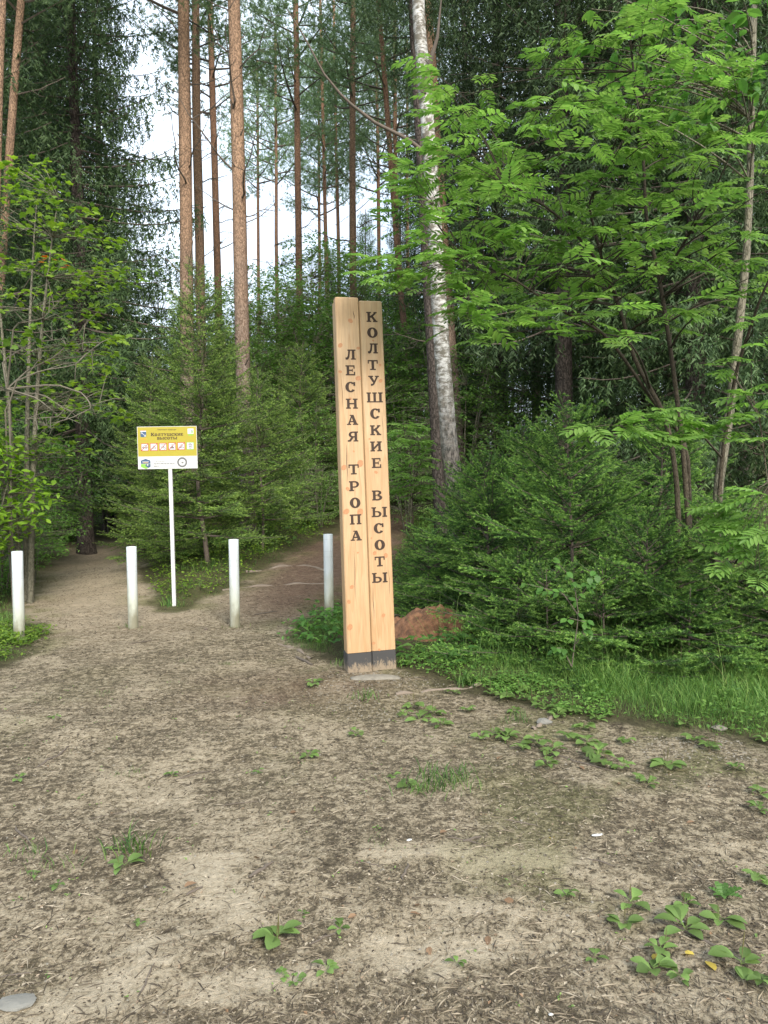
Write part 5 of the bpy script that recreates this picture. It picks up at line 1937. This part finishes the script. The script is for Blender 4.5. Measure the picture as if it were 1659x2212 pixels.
plist = [(268, 1880, 75, 'plantain with upright flower stalks beside the bare sand streak', 5, 2), (600, 2040, 95, 'largest plantain rosette with broad glossy leaves in the open sand', 8, 3),
         (735, 2022, 52, 'lone', 5, 0), (705, 2105, 55, 'lone', 5, 0), (988, 2092, 45, 'lone', 4, 0), (1225, 1945, 45, 'lone', 5, 0), (1285, 2082, 48, 'lone', 4, 0),
         (1362, 1962, 70, 'right', 6, 2), (1348, 2015, 80, 'right', 6, 1), (1478, 2018, 110, 'right', 5, 1), (1424, 2062, 72, 'right', 5, 1), (1412, 2110, 85, 'right', 5, 1), (1480, 1965, 55, 'right', 5, 3),
         (1600, 2095, 110, 'right', 6, 1), (1470, 2130, 70, 'right', 6, 0), (1638, 1915, 65, 'right', 6, 0), (1558, 2005, 80, 'right', 5, 1), (1650, 2140, 80, 'right', 6, 0),
         (770, 1592, 42, 'lone', 5, 0), (665, 1640, 46, 'lone', 6, 0), (678, 1482, 46, 'lone', 6, 0), (556, 1676, 26, 'lone', 5, 0), (880, 1702, 44, 'lone', 6, 0), (848, 1688, 36, 'lone', 5, 0),
         (118, 1556, 34, 'lone', 5, 0), (372, 1682, 34, 'lone', 5, 0), (40, 1690, 34, 'lone', 5, 0), (655, 1985, 26, 'lone', 4, 0), (240, 1845, 28, 'lone', 4, 0), (125, 1925, 34, 'lone', 4, 0),
         (75, 1900, 30, 'lone', 4, 0), (300, 2010, 34, 'lone', 5, 0), (640, 2140, 40, 'lone', 6, 0), (610, 2125, 34, 'lone', 6, 0), (815, 1800, 24, 'lone', 4, 0)]
vr = np.random.default_rng(17)
for px, py, s in [(890, 1532, 56), (905, 1562, 66), (935, 1548, 50), (955, 1570, 46), (870, 1550, 40), (1060, 1502, 44), (1095, 1512, 46), (1125, 1500, 44), (1150, 1520, 44), (1175, 1535, 50), (1205, 1552, 46), (1235, 1545, 50),
                  (1095, 1602, 60), (1065, 1590, 44), (1040, 1600, 40), (1160, 1612, 62), (1190, 1632, 60), (1182, 1662, 56), (1128, 1625, 52), (1292, 1642, 84), (1268, 1612, 60), (1312, 1660, 60), (1260, 1580, 50), (1290, 1560, 46),
                  (1442, 1664, 72), (1400, 1702, 48), (1380, 1690, 40), (1500, 1606, 50), (1482, 1572, 44), (1535, 1622, 44), (1642, 1722, 56), (1655, 1605, 44), (1590, 1670, 40), (1350, 1610, 44), (1020, 1480, 40),
                  (1085, 1480, 40), (980, 1500, 36), (1230, 1600, 46), (1345, 1665, 44), (1640, 1760, 50), (1110, 1545, 40), (1010, 1540, 34)]:
    plist.append((px, py, s, 'verge', int(vr.integers(5, 9)), int(vr.integers(0, 3))))
for i, (px, py, s, lab, nl, sp) in enumerate(plist):
    if lab == 'verge':
        w_ = min([(1000, 1485, 'the weathered grey root'), (900, 1550, 'the moss in front of the carved post'), (1175, 1565, 'the small grey stone'), (1110, 1610, 'the mossy patch of bare ground'), (1270, 1560, 'the clover edge of the verge'), (1290, 1645, 'the thin dark twig on the verge'), (1430, 1680, 'the open ground below the verge'), (1540, 1600, 'the pale flat stone'), (1645, 1740, 'the outermost grass of the verge')],
                 key=lambda q: math.hypot(px - q[0], 2 * (py - q[1])))[2]
        lab = ('large' if s > 58 else 'small' if s < 45 else 'middling') + ' plantain rosette ' + ('with flower spikes ' if sp else '') + 'beside ' + w_
    elif lab == 'lone':
        lab = ('tiny' if s < 36 else 'small') + ' plantain rosette growing alone in the ' + ('near bare sand' if py > 1950 else 'trodden sandy ground' if py > 1660 else 'soil not far from the carved post')
    elif lab == 'right':
        lab = ('broad' if s > 78 else 'smaller') + ' plantain rosette ' + ('with flower spikes ' if sp else '') + 'in the loose group beside the bark strip'
    plantain(px, py, s, lab, 500 + i, nl, sp)
for i, (px, py, s, lab) in enumerate([(1562, 1942, 75, 'dark frilly-leaved thistle seedling beside the plantain group'), (1410, 1960, 0, None), (945, 1345, 0, None)]):
    if not lab:
        continue
    b = gnd(px, py)
    b.z = float(top(b.x, b.y))
    t_ = thing('thistle', lab, 'plant', b)
    r = np.random.default_rng(i)
    for k in range(7):
        L = s * b.y / FPX * 0.6 * (0.6 + 0.5 * r.random())
        ys = np.linspace(0, 1, 11)
        ww = 0.16 * np.sin(ys * 3.0) * (1 + 0.45 * (np.arange(11) % 2)) + 0.01
        z = 0.25 * np.sin(ys * 2.4)
        V = np.concatenate([np.stack([-ww, ys, z + 0.05 * (np.arange(11) % 2)], -1), np.stack([ww, ys, z + 0.05 * (np.arange(11) % 2)], -1)]) * L
        F = [(j, j + 11, j + 12, j + 1) for j in range(10)]
        put('leaf', MB().add(V, F, 0, 0.1).mesh('thistle_leaf', M['leaf_bush']), t_, (0, 0, 0.003), (0.2, 0, k * 0.95))


# ------------------------------------------------------------------ grass
def blade(w=0.03, bend=0.5):
    ys = np.array([0, 0.35, 0.7, 1.0])
    V = []
    for y in ys[:3]:
        V += [(-w * (1 - 0.6 * y), bend * y ** 2.2, y), (w * (1 - 0.6 * y), bend * y ** 2.2, y)]
    V.append((0, bend, 0.90))
    return np.array(V, float), np.array([(0, 1, 3), (0, 3, 2), (2, 3, 5), (2, 5, 4), (4, 5, 6)])


BLD = blade()


def grass_patch(name, label, xy, h, seed, mat='grass', width=1.0, cat='grass', clump=0):
    r = np.random.default_rng(seed)
    xy = np.asarray(xy)
    K = len(xy)
    z = top(xy[:, 0], xy[:, 1]) - 0.006
    pos = np.column_stack([xy, z])
    az = r.random(K) * 6.283
    tilt = 0.12 + 0.35 * r.random(K)
    up = np.stack([np.cos(az) * np.sin(tilt), np.sin(az) * np.sin(tilt), np.cos(tilt)], -1)
    yv = nrm(np.stack([np.cos(az), np.sin(az), np.zeros(K)], -1) - up * np.sum(up * np.stack([np.cos(az), np.sin(az), np.zeros(K)], -1), 1)[:, None])
    xv = np.cross(yv, up)
    R = np.stack([xv * width, yv, up], -1)
    fade = 0.30 + 0.70 * sstep(0.0, 0.75, -sdist(xy[:, 0], xy[:, 1])) if cat == 'grass' and K > 1000 else 1.0
    patch = 0.7 + 0.6 * fbm(xy[:, 0] * 2.5, xy[:, 1] * 2.5, 12, 3)
    V, F, a = scatter(BLD, pos, R, h * fade * patch * (0.45 + 0.8 * r.random(K)), r)
    return tag(put(name, MB().add(V, F, 0, a).mesh(name, M[mat])), label, cat, kind='stuff')


def region_pts(poly_px, n, seed, dens=None):
    """random ground points inside a pixel polygon"""
    r = np.random.default_rng(seed)
    W_ = [gnd(*p) for p in poly_px]
    P = [(p.x, p.y) for p in W_]
    xs, ys = [p[0] for p in P], [p[1] for p in P]
    X, Y = r.uniform(min(xs), max(xs), n * 6), r.uniform(min(ys), max(ys), n * 6)
    ok = np.zeros(len(X), bool)
    for (ax, ay), (bx, by_) in zip(P, P[1:] + P[:1]):
        ok ^= ((ay > Y) != (by_ > Y)) & (X < (bx - ax) * (Y - ay) / (by_ - ay + 1e-12) + ax)
    if dens is not None:
        ok &= r.random(len(X)) < dens(X, Y)
    return np.stack([X[ok], Y[ok]], -1)[:n]


def edge_dens(scale=1.2, lo=0.35, hi=0.62, seed=3):
    return lambda X, Y: sstep(lo, hi, fbm(X * scale, Y * scale, seed, 3)) + 0.12


VR = [(860, 1425), (1000, 1462), (1150, 1510), (1300, 1545), (1480, 1580), (1680, 1605), (1900, 1630), (2250, 1660), (2250, 1400), (1659, 1410), (1400, 1395), (1150, 1385), (1010, 1420), (860, 1425)]
grass_patch('verge_grass', 'lush green grass verge in front of the young spruces', region_pts(VR, 38000, 1, edge_dens(1.8, 0.3, 0.55, 31)), 0.125, 1, width=0.55)
grass_patch('verge_grass', 'fresh long grass growing thickest along the verge beneath the spruces', region_pts([(1280, 1530), (1480, 1570), (1680, 1595), (1900, 1620), (1900, 1440), (1659, 1440), (1400, 1430), (1180, 1440)], 10000, 2, edge_dens(2.0, 0.35, 0.6, 5)), 0.19, 2, width=0.4)
grass_patch('tall_grass', 'tall thin grass stems rising in front of the spruce boughs', region_pts([(900, 1420), (1200, 1480), (1659, 1560), (1659, 1440), (1200, 1400), (950, 1390)], 320, 3), 0.55, 3, width=0.11)
grass_patch('dry_grass', 'pale dry grass stalks scattered along the spruce edge', region_pts([(1100, 1440), (1659, 1540), (1659, 1420), (1150, 1400)], 90, 4), 0.5, 4, 'dry_grass', 0.12)
grass_patch('bollard_grass', 'long grass tuft between the bollard and the carved timber post', region_pts([(615, 1395), (745, 1425), (748, 1330), (690, 1320), (640, 1345)], 3600, 5, edge_dens(3)), 0.17, 5, width=0.5)
grass_patch('trail_grass', 'grass and weeds at the foot of the outermost bollard', region_pts([(-60, 1450), (40, 1420), (75, 1385), (60, 1330), (-60, 1330)], 2600, 6, edge_dens(2.5)), 0.13, 6)
grass_patch('verge_weeds', 'thin grass on the mossy verge between the two trails', region_pts([(330, 1300), (385, 1318), (480, 1285), (570, 1225), (690, 1170), (690, 1120), (560, 1140), (420, 1160), (318, 1170)], 6500, 7, edge_dens(1.6)), 0.15, 7)
grass_patch('trail_grass', 'thin grass along the left bank of the sandy trail', region_pts([(-40, 1380), (50, 1330), (100, 1225), (190, 1168), (120, 1160), (-60, 1200)], 5000, 8, edge_dens(1.3)), 0.17, 8)
grass_patch('forest_grass', 'low green growth on the forest floor behind the carved post', region_pts([(850, 1210), (900, 1115), (960, 1110), (1000, 1250), (990, 1315), (860, 1310)], 5000, 9), 0.10, 9)
for i, (px, py, n_, h) in enumerate([(965, 1695, 240, 0.085), (905, 1712, 90, 0.06), (285, 1840, 60, 0.10), (790, 1510, 40, 0.10), (1010, 1480, 80, 0.13), (495, 1436, 60, 0.04), (400, 1430, 40, 0.04), (290, 1675, 30, 0.05), (120, 1880, 40, 0.05), (830, 1830, 30, 0.04), (225, 1500, 30, 0.04), (60, 1845, 30, 0.05), (1120, 1560, 60, 0.08), (60, 1384, 70, 0.10), (28, 1388, 50, 0.08), (278, 1356, 34, 0.08), (300, 1360, 20, 0.05), (498, 1358, 22, 0.05), (520, 1356, 16, 0.04), (365, 1308, 60, 0.14), (390, 1312, 40, 0.10), (735, 1440, 40, 0.08), (860, 1440, 60, 0.11)]):
    b = gnd(px, py)
    r = np.random.default_rng(i)
    xy = np.array([b.x, b.y]) + r.normal(size=(n_, 2)) * np.array([0.07, 0.06]) * (1.3 if n_ > 100 else 0.7)
    tag(grass_patch('grass_tuft', 'small tuft of short grass in the trodden sandy ground', xy, h, 40 + i, cat='grass'), group='grass tufts in the sand')

# leafy ground cover on verges (leaf sprigs lying low)
def cover(name, label, pts, h, size, seed, mat='leaf_bush', per=5):
    r = np.random.default_rng(seed)
    pts = np.asarray(pts)
    K = len(pts)
    z = top(pts[:, 0], pts[:, 1])
    hh = h * r.random(K)
    c = np.column_stack([pts, z + hh])
    pos = np.repeat(c, per, 0) + r.normal(size=(K * per, 3)) * np.array([size, size, size * 0.3])
    dr = r.normal(size=(K * per, 3)) * np.array([1, 1, 0.25])
    ups = nrm(np.stack([r.normal(size=K * per) * 0.3, r.normal(size=K * per) * 0.3 - 0.1, np.ones(K * per)], -1))
    V, F, a = scatter(LEAFS, pos, frames(dr, ups), size * (0.6 + 0.7 * r.random(K * per)), r)
    return tag(put(name, MB().add(V, F, 0, a).mesh(name, M[mat])), label, 'ground cover', kind='stuff')


cover('ground_cover', 'small leafy weeds on the mossy verge between the trails', region_pts([(330, 1290), (385, 1310), (480, 1278), (570, 1215), (690, 1165), (725, 1140), (560, 1130), (420, 1150), (318, 1165)], 900, 11, edge_dens(1.5)), 0.22, 0.055, 11, 'leaf_maple')
cover('ground_cover', 'dark green leafy ground cover on the forest floor beside the soil heap', region_pts([(852, 1230), (905, 1118), (1000, 1130), (1040, 1260), (1010, 1310), (900, 1318), (852, 1315)], 2400, 12), 0.16, 0.04, 12, 'leaf_bush')
cover('ground_cover', 'clover and small weeds where the verge grass meets the bare ground', region_pts([(870, 1440), (1010, 1480), (1200, 1540), (1320, 1560), (1320, 1510), (1100, 1470), (900, 1410)], 650, 13, edge_dens(2.6)), 0.06, 0.030, 13, 'leaf_bush')
cover('verge_weeds', 'broad little weed leaves mixed through the grass verge', region_pts(VR, 1500, 23, edge_dens(2.2, 0.4, 0.6, 8)), 0.12, 0.032, 23, 'leaf_bush')
cover('ground_cover', 'broad weeds round the soil heap behind the carved post', region_pts([(855, 1440), (1000, 1460), (1010, 1405), (940, 1400), (860, 1410)], 45, 14), 0.14, 0.10, 14, 'leaf_big', 3)
cover('ground_cover', 'leafy weeds at the foot of the outermost bollard', region_pts([(-40, 1440), (50, 1410), (110, 1368), (70, 1350), (-40, 1360)], 260, 15, edge_dens(2)), 0.10, 0.05, 15, 'leaf_maple')
cover('ground_cover', 'dark green plants spilling over the left bank of the sandy trail', region_pts([(-60, 1330), (20, 1290), (80, 1215), (165, 1170), (120, 1150), (-80, 1180)], 1800, 16), 0.22, 0.06, 16, 'leaf_bush')
cover('ground_cover', 'green undergrowth on the slope beyond the right-hand trail', region_pts([(560, 1150), (700, 1130), (840, 1100), (840, 1082), (700, 1100), (560, 1120)], 2600, 17), 0.5, 0.06, 17, 'leaf_bush')
cover('ground_cover', 'broad-leaved weeds in the grass beside the bollard and carved post', region_pts([(630, 1385), (740, 1415), (748, 1320), (700, 1310)], 110, 18), 0.14, 0.09, 18, 'leaf_big', 3)
cover('ground_cover', 'tiny green seedlings sprinkled over the trodden sandy ground', region_pts([(0, 1480), (700, 1450), (1100, 1560), (1659, 1680), (1659, 2200), (0, 2200)], 220, 19), 0.01, 0.014, 19, 'plantain', 3)
# the forest floor farther back
r = np.random.default_rng(44)
X, Y = r.uniform(-16, 18, 9000), r.uniform(11, 34, 9000)
ok = sdist(X, Y) < -0.3
cover('forest_undergrowth', 'low dark green undergrowth covering the forest floor under the trees', np.stack([X[ok], Y[ok]], -1), 0.55, 0.075, 45, 'leaf_bush', 6)
X, Y = r.uniform(1.2, 6.5, 900), r.uniform(6.2, 11, 900)
ok = sdist(X, Y) < -0.5
cover('thicket_undergrowth', 'shaded plants on the ground beneath the young spruces', np.stack([X[ok], Y[ok]], -1), 0.3, 0.05, 46, 'leaf_bush', 5)

# ------------------------------------------------------------------ litter on the sand
r = np.random.default_rng(99)
CH = (np.array([(-0.5, 0, 0.0), (0.1, -0.28, 0.12), (0.5, 0.04, 0.02), (-0.05, 0.3, 0.16)], float), np.array([(0, 1, 2), (0, 2, 3)]))
NB = (np.array([(-0.5, -0.03, 0.02), (0.5, 0.0, 0.05), (-0.1, 0.03, 0.08)], float), np.array([(0, 1, 2)]))


def litter_pts(n):
    """denser near the eye, where single flakes can be seen"""
    y = 1.9 + 15 * r.random(n) ** 2.3
    x = (r.random(n) * 2 - 1) * (0.62 * y + 0.5)
    ok = (sdist(x, y) > 0.02) & (r.random(n) < 1.05 - 0.88 * bare_at(x, y))
    return x[ok], y[ok]


mb = MB()
x, y = litter_pts(120000)
K_ = len(x)
tl_ = r.normal(size=(K_, 2)) * 0.28
ups = nrm(np.stack([tl_[:, 0], tl_[:, 1], np.ones(K_)], -1))
az = r.normal(size=K_) * 0.9 + (r.random(K_) < 0.5) * math.pi
V, F, a = scatter(CH, np.stack([x, y, top(x, y) + 0.002], -1), frames(np.stack([np.cos(az), np.sin(az), 0 * az], -1), ups), 0.005 + 0.015 * r.random(K_) ** 2.4, r)
mb.add(V, F, 0, a ** 1.05)
y = r.uniform(4.5, 14, 42000)
x = (r.random(42000) * 2 - 1) * (0.6 * y)
ok = (sdist(x, y) > 0.02) & (r.random(42000) < 0.35 + 0.65 * sstep(0.35, 0.6, fbm(x * 1.1, y * 1.1, 88, 4)))
x, y = x[ok], y[ok]
K_ = len(x)
ups = nrm(np.stack([r.normal(size=K_) * 0.3, r.normal(size=K_) * 0.3, np.ones(K_)], -1))
az = r.random(K_) * 6.283
V, F, a = scatter(CH, np.stack([x, y, top(x, y) + 0.002], -1), frames(np.stack([np.cos(az), np.sin(az), 0 * az], -1), ups), 0.010 + 0.020 * r.random(K_) ** 2, r)
mb.add(V, F, 0, a * 0.8)
x, y = litter_pts(70000)
K_ = len(x)
az = r.random(K_) * 6.283
ups = nrm(np.stack([r.normal(size=K_) * 0.1, r.normal(size=K_) * 0.1, np.ones(K_)], -1))
V, F, a = scatter(NB, np.stack([x, y, top(x, y) + 0.002], -1), frames(np.stack([np.cos(az), np.sin(az), 0 * az], -1), ups), 0.025 + 0.05 * r.random(K_) ** 2, r)
mb.add(V, F, 0, a * 0.85)
tag(put('leaf_litter', mb.mesh('leaf_litter', M['litter'])), 'fine brown debris of needles, bark flakes and leaf bits on the sand', 'litter', kind='stuff')
# gravel near the post foot and on the verge edge
mb = MB()
oct_ = (np.array([(1, 0, 0), (-1, 0, 0), (0, 1, 0), (0, -1, 0), (0, 0, 0.6), (0, 0, -0.6)], float), np.array([(0, 2, 4), (2, 1, 4), (1, 3, 4), (3, 0, 4), (2, 0, 5), (1, 2, 5), (3, 1, 5), (0, 3, 5)]))
gp = np.concatenate([region_pts([(700, 1450), (860, 1450), (960, 1480), (900, 1560), (760, 1560), (640, 1500)], 900, 71), region_pts([(1340, 1590), (1600, 1600), (1640, 1650), (1400, 1640)], 420, 72),
                     region_pts([(0, 1480), (900, 1480), (1659, 1700), (1659, 2212), (0, 2212)], 700, 73)])
K_ = len(gp)
V, F, a = scatter(oct_, np.column_stack([gp, top(gp[:, 0], gp[:, 1])]), frames(nrm(r.normal(size=(K_, 3)) * [1, 1, 0.2]), (0, 0, 1)), 0.003 + 0.008 * r.random(K_) ** 2, r)
mb.add(V, F, 0, a)
tag(put('gravel', mb.mesh('gravel', M['cement'])), 'small grey pebbles scattered round the post foot and verge edge', 'gravel', kind='stuff')

# sticks, scraps, fallen leaves, stones, roots
GS = 'dark twigs lying on the sandy ground'
for i, (p0, p1, w_, lab) in enumerate([((540, 1902), (592, 1868), 9, 'thick broken piece of dark bark lying on the sand'), ((400, 1940), (438, 1925), 6, 'short stubby dark stick lying on the bare sand streak'),
                                       ((1410, 1985), (1590, 2075), 7, 'long strip of grey bark lying under the plantain group'),
                                       ((85, 1660), (150, 1615), 5, None), ((375, 1690), (460, 1668), 3.5, None), ((300, 2160), (335, 2090), 5, None), ((668, 2050), (735, 2015), 4, None), ((1000, 1825), (1040, 1812), 6, None),
                                       ((960, 1810), (1060, 1835), 3, None), ((870, 1905), (885, 1870), 6, None), ((0, 2115), (70, 2108), 4, None), ((470, 2110), (505, 2085), 4, None), ((650, 2125), (690, 2075), 3, None),
                                       ((1090, 1775), (1170, 1790), 3, None), ((640, 1422), (675, 1440), 6, None), ((550, 1330), (600, 1322), 4, None), ((275, 1395), (330, 1385), 3, None), ((770, 1870), (830, 1880), 3, None),
                                       ((1270, 1860), (1330, 1880), 4, None), ((30, 1790), (70, 1830), 5, None), ((480, 1745), (560, 1735), 2.5, None), ((200, 1770), (290, 1750), 2.5, None), ((1180, 1630), (1320, 1668), 4, None)]):
    a, b = gnd(*p0), gnd(*p1)
    a.z = float(top(a.x, a.y))
    b.z = float(top(b.x, b.y))
    L = (b - a).length
    rr2 = np.random.default_rng(i + 5)
    rad = w_ * a.y / FPX / 2
    pts_ = [tuple((b - a) * t) for t in np.linspace(0, 1, 7)]
    pts_ = np.array(pts_) + rr2.normal(size=(7, 3)) * np.array([0.025, 0.025, 0.004]) * L
    pts_[:, 2] += rad * 0.7 + np.array([float(top(a.x + p[0], a.y + p[1]) - a.z) for p in pts_]) - np.linspace(0, (b - a).z, 7)
    o = put('stick', MB().add(*tube(pts_, rad * np.array([0.5, 1, 1.05, 0.95, 1.0, 0.8, 0.35]), 6)).mesh('stick', M['stick'], True), None, a)
    tag(o, lab or 'thin dark twig lying flat on the trodden sandy ground', 'stick', GS)
for i, (px, py, s, mat, lab, nm) in enumerate([
        (884, 1822, 13, 'white_scrap', 'small rounded white scrap lying on the open sand', 'scrap'), (1290, 1812, 30, 'white_scrap', 'narrow white scrap of paper on the trodden ground', 'scrap'),
        (1474, 2001, 10, 'white_scrap', 'tiny white scrap beside the plantain group', 'scrap'), (1190, 2203, 14, 'white_scrap', 'small white scrap near the bare sand patches', 'scrap')]):
    b = gnd(px, py)
    S_ = s * b.y / FPX
    rr2 = np.random.default_rng(i)
    th = np.arange(9) / 9 * 6.283
    ra = 0.5 * S_ * (0.75 + 0.4 * rr2.random(9))
    fl = 0.35 if 'narrow' in lab else 0.75
    V = np.concatenate([[[0, 0, 0.010]], np.stack([ra * np.cos(th), ra * fl * np.sin(th), 0.003 + 0.004 * rr2.random(9)], -1)])
    tag(put(nm, MB().add(V, [(0, k + 1, (k + 1) % 9 + 1) for k in range(9)]).mesh(nm, M[mat]), None, (b.x, b.y, float(top(b.x, b.y))), (0, 0, rr2.random())), lab, 'scrap')
FL = MB().add(*leaf_tpl(0.6, 0.35, -0.12), 0, 0.5).mesh('fallen_leaf', M['dry_leaf'])
FY = MB().add(*leaf_tpl(0.6, 0.35, -0.12), 0, 0.5).mesh('fallen_leaf', M['yellow_leaf'])
for i, (px, py, s, me, lab) in enumerate([
        (1190, 1818, 22, FY, 'yellow fallen leaf lying alone on the open sand'), (1500, 2075, 38, FY, 'yellowed plantain leaf drooping by the bark strip'), (1410, 2085, 34, FY, 'yellow withered leaf in the middle of the plantain group'), (1545, 2110, 40, FY, 'curled yellow leaf beside the dark clod'),
        (425, 1915, 36, FL, 'brown curled leaf on the bare sand streak'), (885, 1985, 26, FL, None), (910, 1960, 24, FL, None), (1055, 2035, 26, FL, None), (925, 2058, 26, FL, None), (1085, 1640, 22, FL, None), (1250, 1660, 22, FL, None),
        (640, 1760, 18, FL, None), (165, 1845, 20, FL, None), (770, 1985, 22, FL, None), (1340, 1700, 20, FL, None), (1110, 1955, 22, FL, None), (1200, 1700, 20, FL, None), (950, 1805, 20, FL, None), (1500, 1780, 20, FL, None), (560, 1860, 18, FL, None)]):
    b = gnd(px, py)
    rr2 = np.random.default_rng(i + 40)
    tag(put('fallen_leaf', me, None, (b.x, b.y, float(top(b.x, b.y)) + 0.008), (rr2.normal() * 0.2, rr2.normal() * 0.3, rr2.random() * 6.28), s * b.y / FPX),
        lab or 'dry brown fallen leaf lying on the trodden sandy ground', 'leaf', 'fallen leaves on the sand')


def rock(name, label, px, py, wpx, flatn, seed, mat='stone'):
    b = gnd(px, py)
    r_ = np.random.default_rng(seed)
    nth, nph = 14, 7
    V = []
    for i in range(nph):
        ph = math.pi * (i + 0.5) / nph
        for j in range(nth):
            t = j / nth * 2 * math.pi
            d = np.array([math.sin(ph) * math.cos(t), math.sin(ph) * math.sin(t), math.cos(ph)])
            k = 0.8 + 0.35 * float(vnoise(d[0] * 1.7 + 3 + seed, d[1] * 1.7 + d[2] * 1.3 + 9, seed))
            V.append(d * k)
    V = np.array(V)
    V += 0.05 * r_.normal(size=V.shape)
    V = V * np.array([1, 0.65, flatn]) * wpx * b.y / FPX / 2
    F = [[i * nth + j, i * nth + (j + 1) % nth, (i + 1) * nth + (j + 1) % nth, (i + 1) * nth + j] for i in range(nph - 1) for j in range(nth)]
    mb = MB().add(V, F)
    mb.add([V[:nth].mean(0) * 1.0, *V[:nth]], [(0, k + 1, (k + 1) % nth + 1) for k in range(nth)])
    return tag(put(name, mb.mesh(name, M[mat], False), None, (b.x, b.y, float(top(b.x, b.y)) + 0.01)), label, 'stone')


rock('stone', 'large grey stone half buried in the sand beside pale streaks', 35, 2180, 90, 0.14, 1)
rock('stone', 'pale flat stone at the edge of the verge grass', 1555, 1582, 34, 0.35, 2, 'cement')
rock('stone', 'small grey stone beside a root among the verge plantains', 1175, 1565, 34, 0.5, 3)
rock('stone', 'small dark clod near the bollard on bare soil', 445, 1362, 9, 0.7, 4, 'stick')
GR = 'tree roots surfacing from the ground'
for i, (pl, w_, lab) in enumerate([([(855, 1502), (900, 1498), (950, 1492), (1010, 1488), (1040, 1480)], 11, 'weathered grey root lying in front of the carved post'),
                                   ([(1150, 1580), (1170, 1568), (1195, 1552)], 12, 'short grey root end sticking out among the verge plantains'),
                                   ([(530, 1238), (600, 1226), (660, 1222), (705, 1232)], 8, 'long pale root crossing the reddish trail, upper one'),
                                   ([(480, 1276), (560, 1268), (640, 1262), (705, 1262)], 8, 'long pale root crossing the reddish trail, lower one'),
                                   ([(600, 1392), (640, 1402), (672, 1425)], 8, 'curved pale root in front of the grass by the bollard')]):
    ps = [gnd(*p) for p in pl]
    o0 = ps[0].copy()
    w3 = np.array([(p.x - o0.x, p.y - o0.y, float(top(p.x, p.y)) - o0.z) for p in ps])
    tt = np.linspace(0, len(w3) - 1, 18)
    w3 = np.stack([np.interp(tt, np.arange(len(w3)), w3[:, k]) for k in range(3)], -1)
    rd = w_ * o0.y / FPX / 2
    w3[:, 2] = [float(top(o0.x + p[0], o0.y + p[1])) - o0.z - rd * 0.25 + rd * 0.45 * math.sin(k * 0.9 + i) for k, p in enumerate(w3)]
    tag(put('root', MB().add(*tube(w3, rd * (0.8 + 0.35 * np.sin(np.arange(18) * 1.3)), 7)).mesh('root', M['root'], True), None, o0), lab, 'root', GR)
